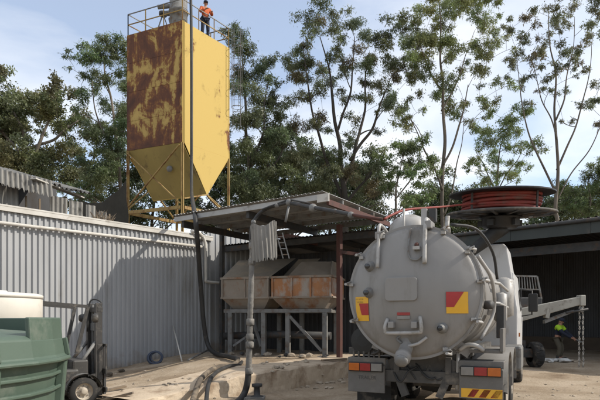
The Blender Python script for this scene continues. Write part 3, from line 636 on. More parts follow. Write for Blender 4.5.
# coil of blue hose and poles by the wall
cw = W(155, 358, 16.2); zc = gz(cw.x, cw.y)
mb = MB()
for k in range(5): mb.ring((cw.x + rnd.uniform(-.05, .05), cw.y + rnd.uniform(-.05, .05), zc + .17 + rnd.uniform(-.02, .04)), (rnd.uniform(-.4, .4), -.9, .5), .17 + .015 * k, .022, 20, 6)
tag(mb.build('hose_coil', 'blue_hose'), 'small coil of dark blue hose lying at the foot of the grey wall', 'hose')
def pole(name, a, b, Ya, Yb, r, mat, label):
    p, q = W(*a, Ya), W(*b, Yb); p.z = gz(p.x, p.y) + r; return tag(MB().tube([p, q], r, 8).build(name, mat), label, 'pole')
pole('metal_pole', (182, 358), (173, 326), 15.8, 17.6, .022, 'clad_white', 'thin pale pole leaning against the grey wall')
pole('metal_pole', (188, 359), (208, 350), 15.9, 17.2, .03, 'steel_grey', 'grey pole lying low beside the black hose')

# ------------------------------------------------------------------ vacuum tanker truck (local: x right, y forward, z up)
TY = R(25.5); TO = Vector((1.952, 8.391, 0))
truck = thing('tanker_truck', 'grey vacuum tanker truck with round rear door and dusty chassis', 'truck', TO, -TY)
TR, TZ, TX = 1.015, 2.085, -.07
def dish(rho): return -.28 - .27 * (1 - min(1, rho / TR) ** 2)
def dp_(px, py):                                   # photo pixel -> point on the door
    u, w = (px - 418) / 66.5, (292 - py) / 66.5
    return Vector((TX + u, dish(math.hypot(u, w)), TZ + w))
def ax(c): return (c[0], c[1], c[2])
door = MB().lathe([(.001, -.27)] + [(TR * k / 14, dish(TR * k / 14) + .28 - .0) for k in range(1, 15)] + [(TR + .0, .03)], 64, (TX, -.28, TZ), (0, 1, 0), True, False).build('rear_door', 'tank', truck)
# the lathe above gives y = -.28 + h ; rebuild with exact dish
MB().lathe([(TR - .02, 0), (TR + .045, .0), (TR + .045, .06), (TR, .062)], 64, (TX, -.27, TZ), (0, 1, 0), False, False).build('door_flange', 'tank', truck)
MB().lathe([(TR - .02, .0), (TR + .05, .0), (TR + .05, .05), (TR, .052)], 64, (TX, -.19, TZ), (0, 1, 0), False, False).build('tank_flange', 'tank', truck)
MB().lathe([(TR, -.2), (TR, 1.6), (TR + .012, 1.62), (TR + .012, 1.7), (TR, 1.72), (TR, 3.2), (TR + .012, 3.22), (TR + .012, 3.3), (TR, 3.32), (TR, 4.35), (TR * .9, 4.5), (TR * .5, 4.65), (.01, 4.7)], 56, (TX, 0, TZ), (0, 1, 0), True, False).build('tank', 'tank', truck)
for k in range(9):
    a = R([8, 35, 62, 118, 145, 172, 205, 300, 335][k]); c = Vector((TX + (TR + .05) * math.cos(a), -.2, TZ + (TR + .05) * math.sin(a)))
    rad = Vector((math.cos(a), 0, math.sin(a)))
    cl = MB().bar(c - rad * .05 + Vector((0, -.14, 0)), c - rad * .05 + Vector((0, .1, 0)), .07, .05).build('door_clamp', 'tank_pipe', truck, .006)
    MB().tube([c + rad * .02 + Vector((0, -.2, 0)), c + rad * .06 + Vector((0, .1, 0)), c + rad * .02 + Vector((0, .25, 0))], .022, 7).build('clamp_bolt', 'tank_pipe', cl)
    MB().tube([c + rad * .0 + Vector((-.05, -.17, 0)), c + Vector((.07, -.18, .04))], .016, 6).build('clamp_nut', 'steel_grey', cl)
for u in (-.53, .26):
    MB().box((TX + u, -.25, TZ + math.sqrt(TR * TR - u * u) + .05), (.1, .3, .12)).build('door_hinge', 'tank', truck, .015)
# inspection hatch
def on_door(px, py, off=0): p = dp_(px, py); return p + Vector((0, -off, 0))
c = on_door(410.5, 289.5, .02)
def rrect(cx, cz, w, h, r, n=4):
    o = []
    for (sx, sz, a0) in ((1, 1, 0), (-1, 1, 90), (-1, -1, 180), (1, -1, 270)):
        for k in range(n + 1):
            a = R(a0 + 90 * k / n); o.append((cx + sx * (w / 2 - r) + r * math.cos(a), cz + sz * (h / 2 - r) + r * math.sin(a)))
    return o
hat = MB().slab([(x, c.y - .012, z) for x, z in rrect(c.x, c.z, .5, .36, .06)], (0, .06, 0)).build('hatch_plate', 'tank', truck, .008)
# U shaped handle
hh = [on_door(x, y, o) for x, y, o in ((395, 320, .0), (393.5, 327, .09), (393.5, 332.5, .11), (397, 334.5, .11), (428, 333.5, .11), (431, 331, .11), (431, 325, .09), (429, 318, .0))]
MB().tube(spline(hh, 3), .03, 10).build('door_handle', 'tank_pipe', truck)
for px in (400, 424):
    q = on_door(px, 326, .05); MB().box(q, (.09, .14, .1)).build('handle_bracket', 'tank', truck, .01)
# placard above handle
q = on_door(412.5, 317, .0); 
MB().box(q + Vector((0, -.005, .035)), (.2, .02, .045)).build('placard', 'lens_red', truck); MB().box(q + Vector((0, -.005, -.02)), (.2, .018, .05)).build('placard', 'lens_clear', truck)
# outlet with valve
q = on_door(413, 349, 0)
MB().lathe([(.15, 0), (.15, .05), (.105, .06), (.105, .3), (.125, .31), (.125, .4), (.105, .41), (.105, .44)], 24, q + Vector((0, .06, .04)), (0, -1, -.6)).build('outlet_pipe', 'tank', truck)
MB().lathe([(.1, 0), (.1, .05), (.04, .07)], 20, q + Vector((0, .06, .04)) + Vector((0, -1, -.6)).normalized() * .43, (0, -1, -.6)).build('outlet_cap', 'steel_grey', truck)
MB().tube(spline([q + Vector((.05, -.12, .02)), q + Vector((.2, -.1, .06)), q + Vector((.33, -.08, .16))], 3), .024, 8).build('valve_lever', 'tank_pipe', truck)
MB().tube(spline([q + Vector((-.05, -.08, .05)), q + Vector((-.14, -.06, .13)), q + Vector((-.02, -.04, .2))], 3), .02, 8).build('valve_bracket', 'steel_grey', truck)
for px, py in ((374.5, 264), (374, 292), (450, 329)):
    q = on_door(px, py, 0); g = MB().lathe([(.085, -.02), (.085, .02), (.06, .03), (.06, .1), (.04, .11), (.04, .13)], 16, q, (-.1, -1, 0)).build('sight_glass', 'steel_grey', truck)
    MB().lathe([(.042, .112), (.042, .135), (.01, .14)], 14, q, (-.1, -1, 0)).build('lens', 'glass', g)
# lifting arms, vertical bars
for (x0, y0, x1, y1, r_) in ((383, 219, 384.5, 266, .028), (432.5, 217, 434, 264, .034)):
    pts = [on_door(x0, y0 + 3, -.3) + Vector((0, .1, -.02)), on_door(x0, y0, -.1), on_door(x0, y0 + 3, .06), on_door(x0 + .5, (y0 + y1) / 2, .07), on_door(x1, y1, .05)]
    MB().tube(spline(pts, 4), r_, 10).build('lifting_bar', 'tank_pipe', truck)
MB().tube(spline([on_door(417, 226, .03), on_door(416.5, 245, .05), on_door(419, 258, .04), on_door(427, 260, .04), on_door(431, 256, .05)], 4), .014, 7).build('cable', 'steel_grey', truck)
q = on_door(425.5, 248, .06); MB().box(q, (.1, .1, .05)).build('beacon_bracket', 'tank_pipe', truck); MB().lathe([(.035, 0), (.035, .04), (.015, .06)], 12, q + Vector((0, 0, .025))).build('red_beacon', 'steel_red', truck)
# rear marker plates
def plate(px0, py0, px1, py1, left):
    a, b = on_door(px0, py1), on_door(px1, py0); cy = min(a.y, b.y, on_door((px0 + px1) / 2, (py0 + py1) / 2).y); 
    n = ((Vector((a.x, 0, 0)) - Vector((TX, 0, 0)))).normalized()
    def pt(u, v, off):
        p = on_door(px0 + (px1 - px0) * u, py1 + (py0 - py1) * v); return Vector((p.x, p.y - off, p.z))
    def strip(us, vs_, off, name, mat, par):
        m = MB(); gx = 5
        vs, fs = [], []
        for j in range(gx + 1):
            for i in range(gx + 1):
                u = us[0](j / gx) * (1 - i / gx) + us[1](j / gx) * i / gx; v = vs_[0] + (vs_[1] - vs_[0]) * j / gx; vs.append(pt(u, v, off))
        fs = [(j * (gx + 1) + i, j * (gx + 1) + i + 1, (j + 1) * (gx + 1) + i + 1, (j + 1) * (gx + 1) + i) for j in range(gx) for i in range(gx)]
        m.add(vs + [v + Vector((0, .012, 0)) for v in vs], fs + [tuple(k + 36 for k in reversed(f)) for f in fs]); return m.build(name, mat, par)
    if left:
        base = strip((lambda v: .0 + .28 * max(0, (.55 - v)) ** 1.2, lambda v: 1), (0, 1), .012, 'marker_plate', 'plate_yellow', truck)
        strip((lambda v: .28 + .18 * (1 - v), lambda v: 1.0), (.24, .72), .016, 'red_stripe', 'plate_red', base)
        for t_, v_ in (('DO NOT OVERTAKE', .9), ('TURNING VEHICLE', .78)):
            text(t_, .023, pt(.56, v_, .018), base)
    else:
        base = strip((lambda v: 0, lambda v: 1), (0, 1), .012, 'marker_plate', 'plate_yellow', truck)
        strip((lambda v: 0, lambda v: .5 + .32 * (v - .3) / .7), (.3, 1), .016, 'red_stripe', 'plate_red', base)
def text(s, size, at, parent, mat='text_dark', rot=(R(90), 0, 0)):
    cu = bpy.data.curves.new('lettering', 'FONT'); cu.body = s; cu.size = size; cu.align_x = 'CENTER'; cu.align_y = 'CENTER'; cu.extrude = .001
    o = bpy.data.objects.new('tmp', cu); COL.objects.link(o); dg = bpy.context.evaluated_depsgraph_get()
    me = bpy.data.meshes.new_from_object(o.evaluated_get(dg)); bpy.data.objects.remove(o)
    me.materials.clear(); me.materials.append(M[mat]); t = bpy.data.objects.new('lettering', me); COL.objects.link(t); t.parent = parent; t.location = at; t.rotation_euler = rot
    return t
plate(356.5, 296, 373, 322, True); plate(454.5, 293, 474.5, 314.5, False)
# vessel on top of the tank with pipes
MB().lathe([(.34, -.3), (.36, 0), (.34, .12), (.25, .22), (.12, .28), (.01, .3)], 28, (TX - .3, .75, TZ + TR + .12), (0, 0, 1)).build('top_vessel', 'tank_pipe', truck)
MB().tube([(TX - .3, .36, TZ + TR - .1), (TX - .3, .36, TZ + TR + .45)], .02, 6).build('vessel_strap', 'tank_pipe', truck)
MB().box((TX + .05, .35, TZ + TR + .16), (.09, .09, .5)).build('boom_rest', 'tank_pipe', truck); MB().box((TX + .18, .4, TZ + TR + .3), (.12, .12, .22)).build('boom_roller', 'steel_dark', truck)
MB().tube([(TX + .42, .3, TZ + TR - .15), (TX + .44, .3, TZ + TR + .25)], .035, 8).build('top_post', 'tank_pipe', truck)
MB().tube(spline([(TX + .5, .25, TZ + TR + .1), (TX + .85, .6, TZ + TR + .05), (TX + 1.05, 1.2, TZ + .75), (TX + 1.1, 1.5, TZ + .3)], 5), .026, 8).build('side_hose', 'hose', truck)
MB().tube(spline([(TX + .95, -.1, TZ + .55), (TX + 1.12, .3, TZ + .2), (TX + 1.12, .6, TZ - .3), (TX + .95, .3, TZ - .75)], 5), .03, 8).build('side_hose', 'tank_pipe', truck)
# side vessels and boxes on the right hand side
MB().lathe([(.05, -.06), (.2, 0), (.2, .75), (.05, .82)], 20, (TX + 1.06, 3.6, 1.75)).build('side_vessel', 'tank_pipe', truck)
MB().lathe([(.05, -.06), (.12, 0), (.12, .5), (.05, .54)], 20, (TX + 1.08, 2.5, 1.65)).build('side_vessel', 'tank_pipe', truck)
for k in range(2): MB().tube([(TX + 1.0, 1.0, 2.3 - .35 * k), (TX + 1.15, 1.25, 2.29 - .35 * k), (TX + 1.16, 3.3, 2.26 - .35 * k)], .026, 8).build('side_pipe', 'tank_pipe', truck)
MB().lathe([(.07, 0), (.07, .12)], 12, (TX + 1.03, .25, TZ - .2), (.8, -.6, 0)).build('work_lamp', 'steel_dark', truck)
MB().box((1.13, 1.1, 1.62), (.12, .5, .55)).build('control_box', 'steel_dark', truck, .01)
# chassis
for x in (-.42, .42): MB().box((x, 3.7, .92), (.09, 7.3, .26)).build('chassis_rail', 'chassis', truck)
for x in (-.42, .42): MB().box((x * 1.6, 1.9, 1.12), (.12, 3.4, .12)).build('tank_saddle', 'chassis', truck)
MB().box((0, .12, .72), (2.0, .12, .2)).build('rear_beam', 'chassis', truck, .01)
MB().box((0, .2, .92), (1.1, .08, .35)).build('cross_member', 'chassis', truck)
for x in (-.3, .02, .3): MB().bar((x, .14, .62), (x + .1, .25, 1.05), .08).build('stay', 'chassis', truck)
for s in (-1, 1): MB().bar((s * .27, .08, .4), (s * .52, .12, 1.0), .07, .12).build('tow_hitch_strut', 'chassis', truck)
for s in (-1, 1):
    x0, x1 = (.60, 1.24); cx = s * (x0 + x1) / 2
    pn = MB().box((cx, .0, .66), (.64, .04, .46)).build('tail_panel', 'mud', truck, .008)
    MB().box((cx, .2, 1.0), (.66, .4, .035)).box((cx, .02, .955), (.66, .05, .1)).build('panel_top', 'mud', truck, .008)
    lt = MB().box((cx, -.035, .86), (.6, .05, .155)).build('tail_lamp', 'black', truck, .008)
    seq = ['lens_orange', 'lens_red', 'lens_clear']; seq = seq if s < 0 else seq[::-1]
    for k in range(3): MB().box((cx - .195 + .195 * k, -.066, .86), (.184, .022, .125)).build('lens', seq[k], lt, .006)
    MB().box((s * .93, .46, .3), (.62, .02, .4)).build('mud_flap', 'rubber', truck)
    # guards over the wheels
    for y in (1.25, 2.6):
        pr = []
        for k in range(13):
            a = R(-5 + 190 * k / 12); pr.append((.62 * math.cos(a), .52 + .6 * math.sin(a)))
        vs = [(s * .68, y + a, b) for a, b in pr] + [(s * 1.26, y + a, b) for a, b in pr]
        vs += [(s * .68, y + a * .96, b - .02) for a, b in pr] + [(s * 1.26, y + a * .96, b - .02) for a, b in pr]
        n = 13; fs = [(i, i + 1, n + i + 1, n + i) for i in range(12)] + [(2 * n + i, 3 * n + i, 3 * n + i + 1, 2 * n + i + 1) for i in range(12)] + [(n + i, n + i + 1, 3 * n + i + 1, 3 * n + i) for i in range(12)]
        MB().add(vs, fs, True).build('wheel_guard', 'mud', truck)
text('TRAILER', .085, (-.9, -.024, .68), truck)
for k in range(3):
    for s in (1,):
        x = .72 + .17 * k
        MB().slab([(x, -.024, .46), (x + .1, -.024, .46), (x + .18, -.024, .58), (x + .08, -.024, .58)], (0, .006, 0)).build('hazard_stripe', 'plate_red', truck)
MB().box((.93, -.018, .52), (.6, .012, .14)).build('hazard_board', 'plate_yellow', truck)
# toolbox and brackets above the right lamps
MB().box((.95, .32, 1.16), (.56, .5, .05)).box((1.21, .3, 1.34), (.05, .5, .36)).build('side_tray', 'mud', truck, .008)
MB().bar((.5, .0, 1.3), (.74, .1, 1.12), .05, .16).build('tray_bracket', 'tank', truck)
MB().tube(spline([(.6, .0, 1.18), (.72, -.02, 1.26), (.86, -.02, 1.25), (.95, .05, 1.18)], 4), .035, 8).build('tray_pipe', 'tank_pipe', truck)
MB().tube([(.55, .1, .55), (.57, .08, 1.15)], .03, 8).build('drain_pipe', 'tank_pipe', truck)
# drum and hose on the left
dr = MB().lathe([(.1, -.12), (.22, -.11), (.22, -.07), (.13, -.06), (.13, .06), (.22, .07), (.22, .11), (.1, .12)], 24, (-.98, .12, 1.3), (.1, 1, 0), False).build('hose_drum', 'black', truck)
MB().tube(spline([(-.95, -.08, 1.5), (-.72, -.12, 1.35), (-.66, -.1, 1.15), (-.8, -.08, 1.08)], 5), .022, 7).build('drum_hose', 'hose', dr)
MB().bar((-.8, .0, 1.25), (-.35, .02, 1.08), .05, .14).build('tank_cradle', 'tank', truck); 
MB().box((-.95, .3, 1.12), (.6, .5, .12)).build('left_tray', 'chassis', truck)
for k in range(6): MB().box((-1.15 + .09 * k, .02, 1.06), (.03, .03, .12)).build('tray_slat', 'chassis', truck)
for k, (x_, y_) in enumerate(((-.2, .3), (.05, .25), (.22, .3), (-.35, .2))):
    MB().tube(spline([(x_ - .25, y_, 1.02), (x_, y_ - .22, .82 - .06 * k), (x_ + .15, y_ - .2, .66 + .05 * k), (x_ + .3, y_, .9)], 5), .018, 7).build('air_line', 'hose', truck)
MB().lathe([(.02, -.3), (.13, -.28), (.13, .28), (.02, .3)], 16, (.0, .75, .62), (1, 0, 0)).build('air_tank', 'chassis', truck)
MB().lathe([(.02, -.3), (.16, -.25), (.2, 0), (.16, .25), (.02, .3)], 16, (0, 1.25, .52), (1, 0, 0)).build('differential', 'chassis', truck)
# wheels
def wheel(x, y, r, w, parent, hubmat='hub', name='wheel', z=None):
    s = 1 if x > 0 else -1; z = r if z is None else z; e = bpy.data.objects.new(name, None); COL.objects.link(e); e.parent = parent; e.location = (x, y, z)
    t = MB().lathe([(r * .6, -w / 2), (r * .93, -w / 2), (r, -w * .36), (r, w * .36), (r * .93, w / 2), (r * .6, w / 2)], 36, (0, 0, 0), (s, 0, 0), True, False).build('tyre', 'rubber', e)
    mb = MB()
    for k in range(30):
        a = 2 * math.pi * k / 30; mb.box((0, 0, 0), (.001, .001, .001)) if False else mb.bar((-w * .36 + (w * .3 if k % 2 else 0), r * 1.0 * math.cos(a), r * math.sin(a)), (w * .05 + (w * .3 if k % 2 else 0), r * math.cos(a), r * math.sin(a)), r * .1, r * .05)
    o = mb.build('tread', 'rubber', e); o['kind'] = 'stuff'
    MB().lathe([(r * .6, w * .5), (r * .58, w * .3), (r * .5, w * .2), (r * .3, w * .2), (r * .24, w * .45), (r * .12, w * .5), (.001, w * .5)], 24, (0, 0, 0), (s, 0, 0), True, False).build('rim', hubmat, e)
    for k in range(8):
        a = 2 * math.pi * k / 8; MB().lathe([(r * .035, w * .2), (r * .035, w * .3), (.001, w * .31)], 6, (0, r * .4 * math.cos(a), r * .4 * math.sin(a)), (s, 0, 0)).build('wheel_nut', 'steel_grey', e)
    return e
for y in (1.25, 2.6):
    for s in (-1, 1):
        wheel(s * 1.08, y, .5, .27, truck); wheel(s * .78, y, .5, .26, truck)
for s in (-1, 1): wheel(s * 1.08, 6.55, .5, .3, truck)
# cab
cb = MB(); sec = [(5.15, .75, 2.72), (5.2, .72, 2.85), (7.05, .72, 2.85), (7.3, .75, 2.6), (7.5, .8, 1.7), (7.52, .75, .7)]
vs = []
for y, z0, z1 in sec:
    for x, z in ((-1.18, z0), (1.18, z0), (1.2, 1.7), (1.1, z1 - .06), (1.0, z1), (-1.0, z1), (-1.1, z1 - .06), (-1.2, 1.7)): vs.append((x, y, min(z, z1 if z > z0 else z)))
fs = [(i * 8 + k, i * 8 + (k + 1) % 8, (i + 1) * 8 + (k + 1) % 8, (i + 1) * 8 + k) for i in range(5) for k in range(8)] + [tuple(reversed(range(8))), tuple(40 + k for k in range(8))]
cb.add(vs, fs).build('cab', 'cab', truck, .04)
MB().slab([(x, 5.08, z) for x, z in ((-1.19, 1.0), (1.19, 1.0), (1.19, 1.9), (.95, 3.42), (.88, 3.5), (-.88, 3.5), (-.95, 3.42), (-1.19, 1.9))], (0, 1.4, 0)).build('sleeper_fairing', 'cab', truck, .03)
for s in (-1, 1): MB().box((s * 1.205, 6.75, 2.2), (.012, .5, .6)).build('side_window', 'glass', truck)
MB().slab([(-1.0, 7.36, 2.4), (1.0, 7.36, 2.4), (1.02, 7.52, 1.75), (-1.02, 7.52, 1.75)], (0, .012, .005)).build('windscreen', 'glass', truck)
for s in (-1, 1):
    MB().box((s * 1.48, 7.2, 2.12), (.24, .16, .5)).build('mirror', 'black', truck, .03)
    MB().tube([(s * 1.15, 7.25, 2.5), (s * 1.45, 7.22, 2.45), (s * 1.45, 7.22, 1.8), (s * 1.15, 7.25, 1.75)], .02, 7).build('mirror_arm', 'black', truck)
MB().box((1.13, 4.4, .8), (.4, .9, .55)).build('fuel_tank', 'steel_grey', truck, .06)
MB().box((1.24, 4.9, 1.3), (.03, .06, .09)).build('side_marker', 'lens_orange', truck)
MB().box((0, 7.55, .55), (2.4, .12, .4)).build('bumper', 'cab', truck, .03)

# ------------------------------------------------------------------ flat lying hose reel on its pedestal
RP = TO + Vector((math.sin(TY), math.cos(TY), 0)) * 4.88 + Vector((math.cos(TY), -math.sin(TY), 0)) * .72
rc = W(499, 207, RP.y); RP = Vector((rc.x, RP.y, .9)); k_ = RP.y / F; RZ = rc.z - .9
reel = thing('hose_reel', 'big flat hose reel wound with red hose mounted above the truck', 'hose reel', RP)
RR = 49.5 * k_
MB().lathe([(.2, .0), (RR - .06, .0), (RR, .015), (RR, .045), (RR - .06, .06), (.2, .06)], 56, (0, 0, RZ + 10 * k_), (0, 0, 1), False).build('top_flange', 'black', reel)
fl = MB().ring((0, 0, RZ - 8 * k_), (0, 0, 1), RR + .03, .03, 64, 8).build('bottom_ring', 'chassis', reel)
MB().lathe([(.2, -.05), (RR * .86, -.05), (RR * .88, 0), (.2, 0)], 48, (0, 0, RZ - 6.5 * k_), (0, 0, 1), False).build('bottom_flange', 'black', reel)
for k in range(12):
    a = 2 * math.pi * k / 12; d = Vector((math.cos(a), math.sin(a), 0))
    MB().bar(d * .2 + Vector((0, 0, RZ - 10 * k_)), d * RR + Vector((0, 0, RZ - 8 * k_)), .06, .05).build('spoke', 'steel_dark', reel)
    if k % 3 == 1: MB().bar(d * (RR * .82) + Vector((0, 0, RZ - 8 * k_)), d * (RR * .82) + Vector((0, 0, RZ + 11 * k_)), .04).build('tie_rod', 'steel_dark', reel)
rr_ = random.Random(3)
for lay in range(5):
    pts = []
    z = RZ - 3.5 * k_ + lay * .075
    for i in range(61):
        a = 2 * math.pi * i / 60; pts.append(((RR * .72 + .02 * math.sin(3 * a + lay)) * math.cos(a), (RR * .72 + .02 * math.sin(3 * a + lay)) * math.sin(a), z + .02 * math.sin(2 * a + lay * 2)))
    MB().tube(pts, .042, 8, False).build('hose_coil', 'red_hose', reel)
MB().lathe([(RR * .68, RZ - 6 * k_), (RR * .68, RZ + 11 * k_)], 40, (0, 0, 0)).build('drum', 'red_hose', reel)
MB().lathe([(.36, RZ - 22 * k_), (.42, RZ - 20 * k_), (.42, RZ - 13 * k_), (.5, RZ - 11 * k_)], 24, (0, 0, 0)).build('hub_motor', 'black', reel)
for k in range(5): 
    a = 1.3 * k; MB().box((.42 * math.cos(a), .42 * math.sin(a), RZ - 17 * k_), (.16, .16, .14), a).build('hub_lug', 'black', reel)
MB().tube([(0, 0, RZ - 20 * k_), (-.12, 0, RZ - 27 * k_), (-.75, -.05, RZ - 48 * k_), (-.85, -.1, 1.0), (-.85, -.1, .0)], [.26, .18, .13, .13, .13], 12).build('pedestal', 'black', reel)
reel.rotation_euler = (R(5.5), 0, 0); reel.location.y += RZ * math.sin(R(5.5)) - .1; reel.location.z += .02
# red hose paid out from reel across the truck to the swing arm
st = RP + Vector((-RR * .55, -RR * .5, RZ - .03)); 
tag(MB().tube(spline([st, W(445, 206.5, st.y - .3), W(425, 208, 9.9), W(405, 210, 9.4), W(392, 215, 9.15), W(384, 219.3, 9.0)], 5), .022, 8).build('red_supply_hose', 'red_hose'), 'red hose stretched from the reel over the tank to the swing arm', 'hose')

# ------------------------------------------------------------------ green tank and white tank
GT = Vector((-3.98, 5.1, 0))
gt = thing('green_tank', 'big dark green moulded plastic tank with ribbed sides and lid', 'tank', GT, R(12))
NS = 24; RG = 1.56
def gring(r, z, k0=0): return [(r * math.cos(2 * math.pi * (k + .5) / NS), r * math.sin(2 * math.pi * (k + .5) / NS), z) for k in range(NS)]
def loft(rings, cap=True):
    m = MB(); vs = [v for r in rings for v in r]; n = len(rings[0])
    fs = [(i * n + k, i * n + (k + 1) % n, (i + 1) * n + (k + 1) % n, (i + 1) * n + k) for i in range(len(rings) - 1) for k in range(n)]
    if cap: fs += [tuple(reversed(range(n))), tuple((len(rings) - 1) * n + k for k in range(n))]
    return m.add(vs, fs)
body = loft([gring(RG * .88, 0), gring(RG * .9, .35), gring(RG * .91, .355), gring(RG * .925, .62), gring(RG * .915, .625), gring(RG * .93, .95), gring(RG * .92, .955), gring(RG * .95, 1.25)]).build('body', 'green', gt, .03)
for z in (.62, .95, 1.1): loft([gring(RG * .955, z - .02), gring(RG * .965, z - .015), gring(RG * .965, z + .015), gring(RG * .955, z + .02)], False).build('band_rib', 'green', gt, .008)
for k in range(NS):
    if k % 3: continue
    a = 2 * math.pi * (k + .5) / NS; MB().bar((RG * .9 * math.cos(a), RG * .9 * math.sin(a), .02), (RG * .965 * math.cos(a), RG * .965 * math.sin(a), 1.24), .1, .1).build('corner_rib', 'green', gt, .02)
lid = loft([gring(RG * .97, 1.22), gring(RG * 1.02, 1.23), gring(RG * 1.02, 1.27), gring(RG * .985, 1.28), gring(RG * .965, 1.47), gring(RG * .93, 1.5), gring(RG * .35, 1.585), gring(.3, 1.59)]).build('lid', 'green', gt, .02)
loft([gring(RG * .97, 1.44), gring(RG * .985, 1.44)], False)
def arc_wall():
    m = MB(); vs = []; seg = [k for k in range(NS + 1)]
    A = [2 * math.pi * (k + .5) / NS for k in range(-2, 12)]
    for r in (.965, .93):
        for a in A: vs += [(RG * r * math.cos(a), RG * r * math.sin(a), 1.46), (RG * (r - .01) * math.cos(a), RG * (r - .01) * math.sin(a), 1.675)]
    n = len(A); fs = []
    for i in range(n - 1):
        o, q = 2 * i, 2 * n + 2 * i
        fs += [(o, o + 2, o + 3, o + 1), (q, q + 1, q + 3, q + 2), (o + 1, o + 3, q + 3, q + 1)]
    fs += [(0, 1, 2 * n + 1, 2 * n), (2 * n - 2, 4 * n - 2, 4 * n - 1, 2 * n - 1)]
    m.add(vs, fs); return m
arc_wall().build('upstand', 'green', gt, .015)
for k in range(NS):
    if k % 3: continue
    a = 2 * math.pi * (k + .5) / NS; MB().bar((RG * 1.0 * math.cos(a), RG * 1.0 * math.sin(a), 1.275), (RG * .98 * math.cos(a), RG * .98 * math.sin(a), 1.46), .05, .04).build('lid_rib', 'green', gt, .01)
MB().lathe([(.28, 0), (.3, .02), (.3, .06), (.26, .09), (.05, .1)], 20, (0, 0, 1.585)).build('access_cap', 'green', gt)
for x, y in ((.55, -.7), (.62, -.66)): MB().lathe([(.03, 0), (.03, .03), (.01, .035)], 8, (x, y, 1.53)).build('bolt_cap', 'clad_white', gt)
WT = W(-14, 320, 7.9); 
wt = thing('white_tank', 'round white plastic tank standing behind the green tank', 'tank', (WT.x, WT.y, 0))
wr = 51 / F * 7.9
MB().lathe([(wr * .97, 0), (wr, .05), (wr, 1.6), (wr * .985, 1.62), (wr * .985, 1.68), (wr, 1.7), (wr, 1.96), (wr * .98, 2.0)], 48, (0, 0, 0)).build('body', 'white_poly', wt)
MB().lathe([(wr * .98, 1.98), (wr * 1.012, 1.98), (wr * 1.012, 2.03), (wr * .95, 2.05), (.3, 2.07), (.28, 2.1)], 48, (0, 0, 0)).build('lid', 'white_poly', wt)

# ------------------------------------------------------------------ forklift
FK = W(76, 320, 10.4); FK = Vector((FK.x, FK.y, 0)); FK.z = gz(FK.x, FK.y)
fk = thing('forklift', 'dark forklift with raised mast parked between green tank and grey wall', 'forklift', FK, R(-52))
# local: +y forward (towards the wall side), x right
for s in (-1, 1):
    wheel(s * .48, .0, .27, .2, fk); wheel(s * .42, -1.35, .24, .16, fk)
    MB().box((s * .27, .36, 1.03), (.07, .12, 1.9)).build('mast_rail', 'forklift', fk, .006)
    MB().box((s * .17, .4, 1.05), (.05, .09, 1.8)).build('inner_mast_rail', 'steel_grey', fk, .005)
    MB().tube([(s * .1, .42, .2), (s * .1, .42, 1.75)], .03, 8).build('lift_cylinder', 'steel_grey', fk)
    MB().bar((s * .42, -.1, 1.0), (s * .46, .1, 1.9), .06).bar((s * .46, .1, 1.9), (s * .46, -.95, 1.98), .06).bar((s * .46, -.95, 1.98), (s * .44, -1.3, .9), .06).build('overhead_guard', 'forklift', fk)
    MB().box((s * .2, .98, .1), (.1, 1.0, .04)).box((s * .2, .49, .35), (.1, .045, .55)).build('fork', 'steel_dark', fk)
    MB().bar((s * .35, .0, .45), (s * .27, .32, .55), .08).build('tilt_link', 'forklift', fk)
    MB().tube([(s * .35, -.05, .75), (s * .27, .3, 1.2)], .035, 8).build('tilt_cylinder', 'steel_grey', fk)
    lm = MB().lathe([(.06, 0), (.09, .05), (.09, .1)], 12, (s * .45, .18, 1.68), (0, 1, 0)).build('head_lamp', 'forklift', fk); MB().lathe([(.08, .1), (.01, .11)], 12, (s * .45, .18, 1.68), (0, 1, 0)).build('lens', 'lens_clear', lm)
for z in (.5, 1.1, 1.85): MB().box((0, .38, z), (.62, .1, .1)).build('mast_crossbar', 'forklift', fk, .006)
for z in (.25, .62): MB().box((0, .46, z), (.9, .04, .1)).build('carriage', 'forklift', fk, .006)
for k in range(7): MB().bar((-.42 + .14 * k, .46, .6), (-.42 + .14 * k, .46, 1.12), .03).build('load_guard_bar', 'forklift', fk)
MB().box((0, .46, 1.14), (.9, .03, .05)).build('load_guard_top', 'forklift', fk)
MB().box((0, -.02, .62), (.8, .3, .5)).build('front_cowl', 'forklift', fk, .04)
for s in (-1, 1): MB().box((s * .27, .3, 1.03), (.11, .03, 1.86)).build('mast_flange', 'forklift', fk, .005)
MB().box((0, .36, 1.5), (.5, .03, .16)).build('mast_plate', 'steel_grey', fk, .005)
MB().box((0, -.6, .45), (.86, 1.1, .5)).build('chassis', 'forklift', fk, .05); MB().box((0, -1.3, .65), (.9, .5, .75)).build('counterweight', 'forklift', fk, .08)
MB().box((0, -.75, .85), (.5, .5, .16)).box((0, -1.0, 1.1), (.5, .12, .5)).build('seat', 'black', fk, .04)
MB().bar((0, -.15, .7), (0, -.3, 1.12), .05).build('steering_column', 'black', fk); MB().ring((0, -.31, 1.14), (0, -.4, 1), .17, .015, 20, 6).build('steering_wheel', 'black', fk)
for s in (-1, 1):
    pr = [(.34 * math.cos(R(10 + 16 * k)), .27 + .34 * math.sin(R(10 + 16 * k))) for k in range(11)]; n = 11
    vs = [(s * .36, a, b) for a, b in pr] + [(s * .6, a, b) for a, b in pr] + [(s * .36, a * .95, b - .015) for a, b in pr] + [(s * .6, a * .95, b - .015) for a, b in pr]
    MB().add(vs, [(i, i + 1, n + i + 1, n + i) for i in range(10)] + [(2 * n + i, 3 * n + i, 3 * n + i + 1, 2 * n + i + 1) for i in range(10)], True).build('fender', 'steel_grey', fk)
